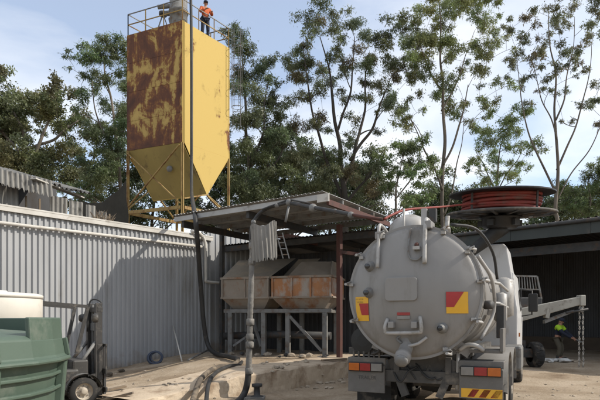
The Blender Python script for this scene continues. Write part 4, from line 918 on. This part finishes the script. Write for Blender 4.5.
for k in range(2): MB().tube(spline([(.05 - .1 * k, .42, 1.8), (.0, .5, 2.0), (-.1, .3, 2.02), (-.12, .25, 1.4)], 4), .016, 6).build('hydraulic_hose', 'hose', fk)

# ------------------------------------------------------------------ machine with pale boom beside the truck
MC = Vector((7.25, 19.2, 0))
mc = thing('boom_loader', 'dark machine with pale grey boom and guard rail in the shed shade', 'machine', MC)
def ml(px, py, Y): return W(px, py, Y) - MC
MB().box((-.3, .5, 1.5), (1.5, 2.2, 1.3)).build('body', 'steel_dark', mc, .05)
MB().box((.25, .3, 2.3), (1.1, 1.4, .1)).build('deck', 'steel_dark', mc)
a, b = ml(517, 316, 17.0), ml(582, 300.5, 16.6)
def boomside(p, q, h0, h1): return [p + Vector((0, 0, -h0)), q + Vector((0, 0, -h1)), q + Vector((0, 0, h1)), p + Vector((0, 0, h0))]
MB().slab(boomside(a, b, .22, .13), (0, .24, 0)).build('boom', 'machine', mc, .02)
MB().slab(boomside(ml(545, 322, 16.9), ml(574, 311, 16.7), .05, .04), (0, .16, 0)).build('lift_ram', 'steel_grey', mc)
MB().bar(ml(546, 318, 16.9), ml(548, 309, 16.9), .12, .2).build('ram_bracket', 'machine', mc)
MB().tube([ml(566, 313, 16.6), ml(588, 309, 16.6)], .035, 8).build('ram_rod', 'steel_dark', mc)
MB().box(b + Vector((.02, .1, 0)), (.16, .3, .34)).build('boom_head', 'machine', mc, .02)
g0, g1, g2, g3 = ml(514, 276, 17.2), ml(537, 276.5, 17.2), ml(541.5, 299, 17.2), ml(514, 300, 17.2)
MB().bar(g0, g1, .05).bar(g1, g2, .05).bar(g3, g2, .05).bar(ml(514, 289, 17.2), ml(539, 289.5, 17.2), .04).build('guard_rail', 'steel_grey', mc)
for k in range(10):
    t = k / 9; MB().bar(g0.lerp(g1, t), ml(514, 289, 17.2).lerp(ml(539, 289.5, 17.2), t), .025).build('guard_bar', 'steel_grey', mc)
MB().box(ml(528, 305, 17.4), (.75, .5, .5)).build('hood', 'steel_dark', mc, .04)
wheel(.95, -1.05, .44, .34, mc, 'steel_grey', z=.44); wheel(-.9, -1.05, .44, .34, mc, 'steel_grey', z=.44); wheel(.95, 1.5, .44, .34, mc, 'steel_grey', z=.44)
MB().box((.4, -1.05, .5), (1.0, .3, .3)).box((0, .3, .75), (1.3, 2.6, .35)).build('frame', 'steel_dark', mc)
# chains hanging from the boom head
hb = b + MC + Vector((.0, .05, -.1))
hc = thing('hanging_chain', 'pair of pale chains hanging from the boom tip to the ground', 'chain', (hb.x, hb.y, .0))
for s in (-1, 1):
    x0 = s * .05
    for k in range(38):
        z = hb.z - .03 - k * .055
        if z < .12: break
        o = MB().ring((x0 + .02 * s * k / 38 + .008 * math.sin(k), 0, z), (1, 0, 0) if k % 2 else (0, 1, 0), .026, .009, 8, 5).build('link', 'clad_white' if k % 3 else 'steel_grey', hc)
MB().lathe([(.05, 0), (.07, .04), (.04, .16), (.02, .2)], 10, (0, 0, hb.z - .28)).build('hook_block', 'steel_grey', hc)

# ------------------------------------------------------------------ people
def skin_mesh(name, verts, edges, mat, parent, sub=2, root=0):
    me = bpy.data.meshes.new(name); me.from_pydata([v[:3] for v in verts], edges, [])
    o = bpy.data.objects.new(name, me); COL.objects.link(o)
    o.modifiers.new('skin', 'SKIN')
    if not me.skin_vertices: 
        bm = bmesh.new(); bm.from_mesh(me); bm.verts.layers.skin.verify(); bm.to_mesh(me); bm.free()
    for i, v in enumerate(verts):
        r = v[3]; me.skin_vertices[0].data[i].radius = (r, r) if not isinstance(r, tuple) else r
    me.skin_vertices[0].data[root].use_root = True
    sb = o.modifiers.new('sub', 'SUBSURF'); sb.levels = sub; sb.render_levels = sub
    dg = bpy.context.evaluated_depsgraph_get(); m2 = bpy.data.meshes.new_from_object(o.evaluated_get(dg)); bpy.data.objects.remove(o)
    m2.materials.clear(); m2.materials.append(M[mat]); m2.polygons.foreach_set('use_smooth', [True] * len(m2.polygons))
    r = bpy.data.objects.new(name, m2); COL.objects.link(r); r.parent = parent; return r
def person(label, loc, rz, J, shirt, trousers, hat, vest=None):
    """J: joint positions; +y is the way the person faces"""
    P = thing('person', label, 'person', loc, rz); j = {k: Vector(v) for k, v in J.items()}
    V = []; E = []; idx = {}
    def nd(k, p, r, par=None):
        idx[k] = len(V); V.append((*p, r)); 
        if par is not None: E.append((idx[par], idx[k]))
    nd('pelvis', j['pelvis'], (.15, .11)); nd('belly', j['pelvis'].lerp(j['chest'], .5), (.14, .1), 'pelvis'); nd('chest', j['chest'], (.165, .11), 'belly')
    nd('neck', j['neck'], .055, 'chest'); nd('jaw', j['head'] - (j['head'] - j['neck']).normalized() * .06, (.065, .075), 'neck'); nd('head', j['head'], (.078, .095), 'jaw'); nd('crown', j['head'] + (j['head'] - j['neck']).normalized() * .08, (.06, .075), 'head')
    for s in 'lr':
        nd(s + 'sh', j[s + 'sh'], .06, 'chest'); nd(s + 'el', j[s + 'el'], .042, s + 'sh'); nd(s + 'wr', j[s + 'wr'], .03, s + 'el')
        d = (j[s + 'wr'] - j[s + 'el']).normalized(); side = d.cross(Vector((0, 0, 1))).normalized() if abs(d.z) < .9 else Vector((0, 1, 0)); dn = d.cross(side)
        nd(s + 'palm', j[s + 'wr'] + d * .07, (.04, .022), s + 'wr')
        for f in range(4):
            b0 = j[s + 'wr'] + d * (.13) + side * (.03 - .02 * f); ln = (.07, .08, .075, .06)[f]
            nd(f'{s}f{f}', b0, .009, s + 'palm'); nd(f'{s}g{f}', b0 + d * ln * .6 + dn * .03, .008, f'{s}f{f}')
        th = j[s + 'wr'] + d * .05 + side * .045; nd(s + 't', th, .011, s + 'palm'); nd(s + 't2', th + d * .035 + side * .02, .009, s + 't')
        nd(s + 'hip', j[s + 'hip'], .085, 'pelvis'); nd(s + 'kn', j[s + 'kn'], .06, s + 'hip'); nd(s + 'an', j[s + 'an'], .042, s + 'kn')
        nd(s + 'toe', j[s + 'an'] + j.get('foot', Vector((0, .17, -.05))), .035, s + 'an')
    skin_mesh('body', V, E, 'skin', P)
    def sub(keys, edges, grow, name, mat):
        vv = [(*V[idx[k]][:3], tuple(x + grow for x in (V[idx[k]][3] if isinstance(V[idx[k]][3], tuple) else (V[idx[k]][3],) * 2))) for k in keys]
        ii = {k: n for n, k in enumerate(keys)}; return skin_mesh(name, vv, [(ii[a], ii[b]) for a, b in edges], mat, P)
    sub(['chest', 'belly', 'pelvis', 'lsh', 'lel', 'rsh', 'rel', 'lwr', 'rwr'][:], [('chest', 'belly'), ('belly', 'pelvis'), ('chest', 'lsh'), ('lsh', 'lel'), ('chest', 'rsh'), ('rsh', 'rel'), ('lel', 'lwr'), ('rel', 'rwr')], .03, 'shirt', shirt)
    if vest:
        V.append((*j['lsh'].lerp(j['lel'], .7), .05)); idx['lu'] = len(V) - 1; V.append((*j['rsh'].lerp(j['rel'], .7), .05)); idx['ru'] = len(V) - 1
        sub(['chest', 'neck', 'belly', 'lsh', 'rsh', 'lu', 'ru'], [('chest', 'neck'), ('chest', 'belly'), ('chest', 'lsh'), ('chest', 'rsh'), ('lsh', 'lu'), ('rsh', 'ru')], .042, 'vest', vest)
    sub(['pelvis', 'lhip', 'lkn', 'lan', 'rhip', 'rkn', 'ran'], [('pelvis', 'lhip'), ('lhip', 'lkn'), ('lkn', 'lan'), ('pelvis', 'rhip'), ('rhip', 'rkn'), ('rkn', 'ran')], .024, 'trousers', trousers)
    for s in 'lr':
        a = j[s + 'an']; MB().box(a + Vector((0, .07, -.045)), (.1, .29, .07)).box(a + Vector((0, -.01, .03)), (.095, .12, .12)).build('boot', 'steel_dark', P, .025)
    up = (j['head'] - j['neck']).normalized(); hd = j['head']
    fw = Vector((0, 1, 0)); fw = (fw - up * fw.dot(up)).normalized()
    MB().lathe([(.099, .015), (.104, .04), (.095, .1), (.06, .135), (.01, .145)], 18, hd, up).build('hat', hat, P)
    MB().slab([hd + up * .04 + fw * .07 + up.cross(fw) * .08, hd + up * .03 + fw * .19 + up.cross(fw) * .05, hd + up * .03 + fw * .19 - up.cross(fw) * .05, hd + up * .04 + fw * .07 - up.cross(fw) * .08], up * .012).build('hat_brim', hat, P)
    MB().lathe([(.03, 0), (.018, .04), (.003, .055)], 8, hd + fw * .085 - up * .045, up).build('nose', 'skin', P)
    for s in (-1, 1):
        MB().lathe([(.012, 0), (.004, .006)], 8, hd + fw * .093 + up.cross(fw) * .033 * s - up * .005, fw).build('eye', 'black', P)
        MB().lathe([(.03, -.01), (.028, .01)], 8, hd + up.cross(fw) * .09 * s - up * .02, up.cross(fw) * s).build('ear', 'skin', P)
    MB().box(hd + fw * .088 - up * .085, (.05, .01, .01)).build('mouth', 'steel_red', P)
    return P
ST = dict(pelvis=(0, 0, .95), chest=(0, .02, 1.32), neck=(0, .03, 1.5), head=(0, .06, 1.63), lsh=(-.2, .02, 1.4), lel=(-.29, .1, 1.13), lwr=(-.2, .34, 1.12),
          rsh=(.2, .02, 1.4), rel=(.28, .12, 1.13), rwr=(.12, .33, 1.18), lhip=(-.1, 0, .88), lkn=(-.12, .03, .48), lan=(-.13, 0, .09), rhip=(.1, 0, .88), rkn=(.13, .02, .48), ran=(.15, -.02, .09))
wp = C0 + (R0 - C0) * .58 + (L0 - C0) * .10
person('person in orange work shirt and dark trousers standing on the silo top', (wp.x, wp.y, ZT + .005), R(-150), ST, 'cloth_orange', 'cloth_navy', 'cloth_navy').scale = (1.16, 1.16, 1.12)
BD = dict(pelvis=(0, -.05, .93), chest=(0, .01, 1.30), neck=(0, .04, 1.47), head=(0, .08, 1.59), lsh=(-.19, .02, 1.37), lel=(-.24, .2, 1.11), lwr=(-.08, .46, .92),
          rsh=(.19, .02, 1.37), rel=(.25, .2, 1.12), rwr=(.1, .46, .9), lhip=(-.1, -.06, .84), lkn=(-.13, .08, .46), lan=(-.14, .0, .09), rhip=(.1, -.06, .84), rkn=(.14, .08, .46), ran=(.16, .02, .09))
w2 = W(559, 320, 21.8); person('person in lime and navy work shirt standing inside the dark shed', (w2.x, w2.y, gz(w2.x, w2.y)), R(-135), BD, 'cloth_navy', 'cloth_khaki', 'cloth_navy', 'cloth_lime').scale = (1.12, 1.12, 1.0)
tag(MB().tube([Vector((w2.x + .3, w2.y - .22, .95)), Vector((w2.x + .75, w2.y - .5, .72))], .03, 8).build('hand_tool', 'steel_grey'), 'grey bar held in the hands of the person in lime', 'tool')

# ------------------------------------------------------------------ small clutter
def lump(loc, s, mat, name, label, cat, group, flat=.6):
    bm = bmesh.new(); bmesh.ops.create_icosphere(bm, subdivisions=2, radius=1); r = random.Random(hash((round(loc[0], 3), s)) & 255)
    ph = [r.uniform(0, 6) for _ in range(6)]
    for v in bm.verts:
        c = v.co.copy(); k = 1 + .22 * math.sin(3 * c.x + ph[0]) * math.sin(3.3 * c.y + ph[1]) + .16 * math.sin(5 * c.z + ph[2] + 3 * c.x); v.co = Vector((c.x * s * k * 1.25, c.y * s * k, c.z * s * k * flat))
    me = bpy.data.meshes.new(name); bm.to_mesh(me); bm.free(); me.materials.append(M[mat]); o = bpy.data.objects.new(name, me); COL.objects.link(o)
    o.location = loc; o.rotation_euler = (0, 0, r.uniform(0, 6)); return tag(o, label, cat, group)
def gpix(px, py):
    Y = EYE * F / (py - HOR)
    for _ in range(12): x = (px - 300) / F * Y; Y = (EYE - gz(x, Y)) * F / (py - HOR)
    x = (px - 300) / F * Y; return Vector((x, Y, gz(x, Y)))
for k in range(26):
    p = gpix(rnd.uniform(262, 346), rnd.uniform(379, 391)); s = rnd.uniform(.025, .085); lump((p.x, p.y, p.z + s * .3), s, 'rubble', 'broken_stone', 'broken stone lying at the foot of the concrete ledge', 'stone', 'stones along the ledge')
for k in range(45):
    p = gpix(rnd.uniform(95, 240), rnd.uniform(366, 402)); s = rnd.uniform(.012, .04); lump((p.x, p.y, p.z + s * .25), s, 'rubble', 'broken_stone', 'small stone scattered on the dirt mound by the grey wall', 'stone', 'stones on the dirt mound')
for k in range(40):
    p = gpix(rnd.uniform(515, 615), rnd.uniform(372, 402)); s = rnd.uniform(.01, .03); lump((p.x, p.y, p.z + s * .25), s, 'rubble', 'broken_stone', 'tiny stone on the sunlit dirt right of the truck', 'stone', 'stones right of the truck')
for i, (a, b, w_) in enumerate([((92, 396), (125, 389), .12), ((100, 399), (133, 396), .09), ((322, 381), (346, 377), .1)]):
    p, q = gpix(*a), gpix(*b); p.z += .05; q.z += .06
    tag(MB().bar(p, q, w_, .045).build('timber_plank', 'wood', bev=.004), ['weathered plank lying behind the forklift, upper of two', 'weathered plank lying behind the forklift, lower of two', 'short dark plank by the truck at the ledge'][i], 'plank')
for i, (px, py, s) in enumerate([(548, 362, .2), (556, 360.5, .17), (564, 361, .2), (571, 362, .13), (577, 362.5, .11)]):
    Y = 20.2 + .3 * (i % 2); p = W(px, 320, Y); lump((p.x, p.y, gz(p.x, p.y) + s * .35), s, 'bag' if i < 3 else 'rubble', 'sack' if i < 3 else 'broken_stone', ['leftmost white crumpled sack on shed floor near the worker', 'middle white crumpled sack on shed floor near the worker', 'rightmost white crumpled sack on shed floor near the worker', 'grey lump on shed floor beside the chain', 'smaller grey lump on shed floor right of the chain'][i], 'sack' if i < 3 else 'stone', None, .5)
p = W(112, 320, 14.5); 
for k in range(3):
    q = gpix(97 + 12 * k, 381 - 4 * k); lump((q.x, q.y, q.z + .05), .14 - .03 * k, 'hose_dirty', 'dirt_clod', 'brown dirt clod at the foot of the shaded grey wall', 'dirt', 'dirt clods by the wall')
# dry grass tufts on the wall capping
rg = random.Random(11)
for (px, n) in ((97, 12), (103, 16), (110, 12)):
    wz = 19.83 / (.8745 + (300 - px) / F); base = W(px, 320, wz + .12); base.z = 4.69; mb = MB()
    for k in range(n):
        d = Vector((rg.uniform(-.14, .14), rg.uniform(-.05, .05), rg.uniform(.15, .38))); s = Vector((rg.uniform(-.08, .08), 0, 0)); w_ = Vector((.008, .004, 0))
        mb.add([base + s - w_, base + s + w_, base + s + d * .6 + w_ * .6, base + s + d + Vector((d.x * .4, 0, -.03))], [(0, 1, 2, 3)])
    tag(mb.build('dry_grass_tuft', 'wood'), 'dry grass tuft growing on top of the grey wall', 'grass', 'dry tufts on the wall top')

# ------------------------------------------------------------------ trees
def tree(name, label, Y, stems, clumps, tint, seed, group=None, depth=2.4, leaf=(.21, .048), dens=1.0, bark='bark', droop=.5, rust=.0, sat=4):
    """stems: pixel polylines (x, y, width px); clumps: (x, y, r px); each clump is hung from the nearest limb by a bending branch"""
    rg = np.random.default_rng(seed); rr = random.Random(seed)
    b0 = W(stems[0][0][0], 320, Y); base = Vector((b0.x, Y, 0)); root = thing(name, label, 'tree', base, 0, group)
    mb = MB(); nodes = []
    for si, st in enumerate(stems):
        dy = 0 if si == 0 else rr.uniform(-1, 1)
        P = []
        for i, (x, y, w_) in enumerate(st):
            p = W(x, y, Y) - base; p.y += dy * i * .35 + rr.uniform(-.15, .15); P.append((p, max(w_ * .72 - .25, .3) / F * Y / 2))
        if len(P) > 2:                          # crooked limbs: jittered points between the given ones
            P2 = [P[0]]
            for (p_, r1), (q_, r2) in zip(P, P[1:]):
                L_ = (q_ - p_).length; m_ = p_.lerp(q_, rr.uniform(.4, .6)) + Vector((rr.uniform(-.055, .055), rr.uniform(-.055, .055), 0)) * L_; P2 += [(m_, (r1 + r2) / 2), (q_, r2)]
            P = P2
        if si == 0: P = [(Vector((P[0][0].x * .4, 0, -.3)), P[0][1] * 1.35)] + P
        S_ = spline([p for p, _ in P], 6); rad = np.interp(np.linspace(0, 1, len(S_)), np.linspace(0, 1, len(P)), [r for _, r in P])
        mb.tube(S_, list(rad), 8); nodes += [(S_[k], float(rad[k])) for k in range(len(S_)) if S_[k].z > 2]
    cents = []
    extra = []
    for (x, y, r) in clumps:
        for _ in range(sat):
            a_ = rr.uniform(0, 6.28); extra.append((x + 1.3 * r * math.cos(a_), y + 1.1 * r * math.sin(a_), r * rr.uniform(.55, .85)))
    for (x, y, r) in sorted(clumps + extra, key=lambda c: -c[1]):
        r_ = 1.1 * r / F * Y; c = W(x, y, Y) - base; c.y += rr.uniform(-1, 1) * depth; cents.append((c, r_))
        best = min(nodes, key=lambda n: (n[0] - c).length + (3.5 if n[0].z > c.z - .35 * (n[0] - c).length else 0) + rr.uniform(0, .6))
        p, pr = best; dist = (c - p).length
        if dist > .2:
            a = p.lerp(c, .35) + Vector((rr.uniform(-.22, .22) * dist, rr.uniform(-.2, .2) * dist, rr.uniform(-.05, .2) * dist)); b = p.lerp(c, .72) + Vector((rr.uniform(-.1, .1) * dist, rr.uniform(-.1, .1) * dist, .08 * dist))
            Q = bez(p, a, b, c, 9); r0 = min(pr * .6, .035 + .016 * dist)
            mb.tube(Q, [r0 + (.014 - r0) * (k / 9) for k in range(10)], 5, False)
            nodes += [(q, r0 + (.014 - r0) * k / 9) for k, q in enumerate(Q) if k > 3]
    LV = []; LC = []
    base_t = np.array(tint) * 2.3
    for c, r_ in cents:
        nb = max(5, int(5 + r_ * 4.5)); cl_t = base_t * rg.uniform(.75, 1.25) * np.array([rg.uniform(.9, 1.15), 1, rg.uniform(.85, 1.1)])
        if rg.random() < rust: cl_t = np.array([.15, .125, .065]) * rg.uniform(.8, 1.2)
        for _ in range(nb):
            d = rg.normal(size=3); d /= np.linalg.norm(d); s = np.array(c) + d * r_ * rg.uniform(.25, .95) * np.array([1, 1, .78]); sr = r_ * rg.uniform(.24, .42)
            mb.tube([c, c.lerp(Vector(s), .5) + Vector((0, 0, .06 * r_)), Vector(s)], [.014, .01, .005], 3, False)
            n = int(dens * 12.5 * sr * sr / (leaf[0] * leaf[1]) * 1.3)
            g = rg.normal(size=(n, 3)) * sr * np.array([.62, .62, .48]) + s
            ax_ = rg.normal(size=(n, 3)) + np.array([0, 0, -droop * 1.6]); ax_ /= np.linalg.norm(ax_, axis=1)[:, None]
            q = rg.normal(size=(n, 3)); sd_ = np.cross(ax_, q); sd_ /= np.linalg.norm(sd_, axis=1)[:, None] + 1e-9
            ln = leaf[0] * rg.uniform(.6, 1.25, (n, 1)); wd_ = leaf[1] * rg.uniform(.7, 1.3, (n, 1))
            LV.append(np.stack([g, g + ax_ * ln * .45 + sd_ * wd_ * .5, g + ax_ * ln, g + ax_ * ln * .45 - sd_ * wd_ * .5], 1))
            LC.append(np.clip(cl_t * rg.uniform(.65, 1.35, (n, 1)), 0, 1))
    mb.build('trunk', bark, root, recalc=False)
    V_ = np.concatenate(LV).reshape(-1, 3).astype(np.float32); Cc = np.concatenate(LC); n = len(Cc)
    me = bpy.data.meshes.new('crown'); me.vertices.add(n * 4); me.vertices.foreach_set('co', V_.ravel()); me.loops.add(n * 4); me.loops.foreach_set('vertex_index', np.arange(n * 4, dtype=np.int32))
    me.polygons.add(n); me.polygons.foreach_set('loop_start', np.arange(0, n * 4, 4, dtype=np.int32)); me.update(calc_edges=True)
    at = me.color_attributes.new('tint', 'FLOAT_COLOR', 'CORNER'); col = np.ones((n, 4, 4), np.float32); col[:, :, :3] = Cc[:, None, :]; at.data.foreach_set('color', col.ravel())
    me.materials.append(M['leaf']); o = bpy.data.objects.new('crown', me); COL.objects.link(o); o.parent = root
    global NLEAF; NLEAF += n
    return root
NLEAF = 0
GR = 'gum trees behind the yard'
tree('fig_tree', 'broad dark spreading tree above the old shed at far left', 40, [[(28, 235, 9), (28, 170, 8), (24, 135, 6), (14, 112, 3)], [(28, 170, 6), (45, 135, 4), (58, 108, 2)], [(26, 150, 5), (55, 140, 4), (80, 122, 2)], [(27, 160, 5), (5, 135, 4), (-20, 115, 2)]],
     [(3, 98, 15), (22, 95, 13), (40, 98, 13), (56, 100, 12), (70, 106, 12), (82, 116, 10), (12, 112, 13), (32, 112, 12), (50, 116, 11), (66, 122, 10), (80, 130, 9), (-15, 105, 18), (0, 128, 13), (-18, 130, 16), (5, 150, 17), (24, 152, 16), (44, 152, 14), (62, 158, 14), (78, 164, 12), (92, 172, 11), (15, 170, 17), (38, 172, 16), (60, 177, 14), (-12, 160, 18), (84, 184, 12), (5, 186, 15), (30, 190, 14)],
     (.058, .064, .03), 1, depth=4, leaf=(.22, .11), dens=1.1, bark='bark', droop=.1, sat=3)
tree('gum_tree', 'gum tree rising directly left of the yellow silo', 34, [[(118, 235, 6), (116, 150, 5), (112, 100, 3.5), (104, 55, 1.5)], [(117, 160, 4), (100, 125, 2.5), (92, 80, 1.5)]],
     [(98, 50, 9), (110, 57, 11), (84, 74, 9), (104, 76, 11), (120, 68, 11), (76, 68, 5), (98, 94, 10), (116, 98, 12), (92, 117, 9), (112, 122, 12), (100, 140, 10), (118, 146, 12), (106, 160, 12), (90, 176, 12), (116, 174, 12), (130, 60, 10), (84, 160, 7), (104, 186, 13), (135, 100, 10), (88, 192, 10)],
     (.05, .068, .032), 2, GR, 2, dens=1.0, sat=3)
tree('gum_tree', 'dense dark gum tree rising directly right of the yellow silo', 34, [[(250, 235, 6), (249, 160, 5), (246, 110, 4), (242, 50, 1.5)], [(250, 170, 4), (264, 130, 3), (268, 85, 1.5)], [(250, 190, 4), (278, 160, 3), (286, 135, 1.5)]],
     [(233, 34, 7), (242, 45, 9), (250, 58, 11), (262, 70, 10), (240, 76, 11), (256, 88, 12), (270, 94, 9), (243, 102, 12), (262, 112, 12), (240, 126, 11), (256, 134, 13), (277, 138, 11), (245, 152, 12), (264, 158, 13), (282, 160, 12), (240, 178, 11), (256, 182, 13), (276, 184, 13), (288, 180, 10), (245, 198, 12), (268, 200, 13), (286, 146, 8)],
     (.048, .062, .031), 3, GR, 2.2, dens=1.0, bark='bark_dark', sat=3)
tree('gum_tree', 'large many limbed gum tree with bronze tinged top in the middle', 36, [[(345, 235, 9), (344, 190, 8), (340, 145, 6), (332, 95, 4), (320, 38, 1.5)], [(344, 185, 6), (356, 145, 5), (366, 105, 3.5), (370, 48, 1.5)], [(344, 200, 6), (326, 160, 4.5), (312, 115, 3), (303, 55, 1.5)], [(350, 160, 5), (372, 130, 4), (388, 85, 1.5)], [(338, 130, 4), (350, 95, 3), (354, 40, 1.5)], [(345, 205, 5), (368, 178, 3.5), (384, 150, 1.5)]],
     [(320, 30, 10), (306, 42, 11), (334, 38, 9), (292, 54, 10), (354, 27, 9), (368, 36, 11), (384, 50, 10), (346, 54, 9), (312, 62, 10), (366, 64, 11), (392, 68, 9), (330, 72, 9), (296, 76, 10), (352, 84, 8), (380, 88, 9), (308, 96, 9), (398, 50, 8), (288, 92, 8), (360, 106, 8), (386, 116, 8), (300, 122, 10), (322, 128, 9), (296, 146, 11), (316, 150, 11), (338, 158, 10), (300, 170, 12), (324, 174, 12), (350, 176, 11), (310, 192, 12), (336, 194, 12), (360, 192, 11), (372, 172, 8), (294, 190, 10), (376, 196, 8), (352, 138, 6)],
     (.056, .066, .034), 4, GR, 3, dens=.95, bark='bark_dark', rust=.15, sat=3)
tree('gum_tree', 'short leafy gum tree in front of the large many limbed one', 33, [[(394, 235, 4), (396, 190, 3), (404, 155, 1.2)], [(395, 200, 2.5), (412, 178, 2), (422, 160, 1)]],
     [(396, 143, 8), (408, 148, 10), (421, 160, 9), (396, 164, 8), (383, 155, 6), (410, 176, 8), (425, 180, 7), (390, 182, 7), (424, 198, 7), (402, 198, 8)], (.06, .082, .032), 5, GR, 1.4, dens=1.05)
tree('gum_tree', 'tallest gum tree with straight trunk rising behind the truck', 35, [[(443, 235, 6), (443, 170, 5.5), (443, 110, 4.5), (440, 60, 3.2), (436, -15, 1.5)], [(443, 190, 3.5), (424, 150, 2.5), (410, 115, 1.2)], [(443, 165, 3.5), (458, 128, 3), (468, 85, 1.5)], [(442, 110, 3), (462, 70, 2.2), (478, 25, 1)], [(441, 90, 3), (424, 60, 2), (414, 25, 1)], [(444, 215, 3), (456, 165, 2), (462, 120, 1)]],
     [(430, 2, 11), (452, 6, 12), (474, 10, 10), (492, 14, 8), (414, 22, 10), (438, 26, 11), (466, 32, 10), (488, 40, 9), (408, 46, 9), (428, 50, 11), (454, 54, 11), (478, 58, 9), (402, 72, 8), (422, 78, 10), (446, 82, 10), (470, 80, 10), (490, 96, 8), (404, 98, 9), (414, 112, 8), (462, 106, 8), (478, 116, 6), (400, 120, 6), (496, 60, 6), (435, -18, 12), (465, -12, 10)], (.085, .1, .042), 6, GR, 2.4, dens=.92)
tree('gum_tree', 'slender sparse gum tree with bare forking limbs at far right', 35, [[(558, 235, 6), (557, 180, 5), (556, 130, 4), (555, 75, 2.8), (548, 5, 1.2)], [(557, 195, 3.5), (538, 150, 3), (527, 100, 2), (520, 40, 1)], [(557, 170, 3.5), (574, 128, 2.5), (586, 80, 1.6), (588, 40, .8)], [(556, 120, 3), (568, 75, 2), (576, 15, 1)], [(556, 140, 2.5), (542, 100, 1.8), (532, 58, .8)], [(558, 200, 2.5), (590, 150, 2), (606, 105, 1)]],
     [(517, 17, 7), (544, 6, 10), (570, 6, 9), (582, 18, 10), (528, 44, 7), (547, 46, 7), (560, 58, 7), (586, 46, 7), (514, 58, 6), (526, 70, 7), (540, 78, 6), (575, 54, 6), (535, 98, 5), (597, 92, 7), (580, 106, 6), (604, 120, 8), (568, 88, 5), (550, 28, 6), (598, 30, 6)], (.062, .07, .038), 7, GR, 2.2, dens=1.1, rust=.16)
tree('gum_tree', 'light green young gum tree between the two tall right hand trees', 38, [[(497, 235, 3.5), (498, 180, 3), (503, 135, 1.2)], [(498, 195, 2.4), (484, 165, 1.8), (474, 150, .8)], [(498, 190, 2.2), (518, 160, 1.6), (526, 145, .8)]],
     [(490, 128, 9), (504, 136, 11), (515, 120, 8), (526, 148, 8), (484, 148, 8), (500, 158, 9), (520, 166, 7), (474, 162, 6), (508, 178, 7), (486, 178, 7)], (.082, .108, .042), 8, GR, 1.8, dens=.9)
tree('gum_tree', 'low bushy tree at the right edge above the dark shed', 39, [[(592, 235, 4), (590, 200, 3), (588, 175, 1.2)]],
     [(576, 186, 9), (590, 176, 9), (600, 188, 11), (582, 202, 10), (606, 168, 10), (566, 206, 7), (596, 206, 10), (572, 214, 8), (612, 196, 10)], (.05, .068, .028), 9, GR, 1.6, dens=1.1)
for i, (x, w_, sd_) in enumerate([(152, 40, 21), (225, 34, 22), (292, 36, 23), (330, 34, 24), (372, 30, 25), (430, 26, 26), (478, 26, 27), (575, 30, 28)]):
    cl = []; r_ = random.Random(sd_); top = (150, 150, 128, 150, 172, 188, 198, 192)[i]
    for k in range((24, 24, 24, 16, 10, 14, 14, 16)[i]): 
        u = r_.uniform(-1, 1); cl.append((x + u * w_, r_.uniform(top + 22 * u * u, 222), r_.uniform(9, 14)))
    tree('background_tree', ['dark tree seen behind the silo hopper', 'dark tree right behind the silo leg', 'dark dense tree low behind the canopy roof', 'dark tree low behind the large many limbed gum', 'small dark tree behind the end of the canopy', 'low dark tree behind the tanker truck', 'low dark tree hidden behind the hose reel', 'low dark tree above the right end of the dark shed'][i], 46, [[(x, 240, 5), (x + 2, 200, 4), (x, top + 15, 1.5)]], cl, (.038, .05, .025), sd_, 'dark trees further back', 2.5, leaf=(.28, .1), dens=.8, sat=2, bark='bark_dark')
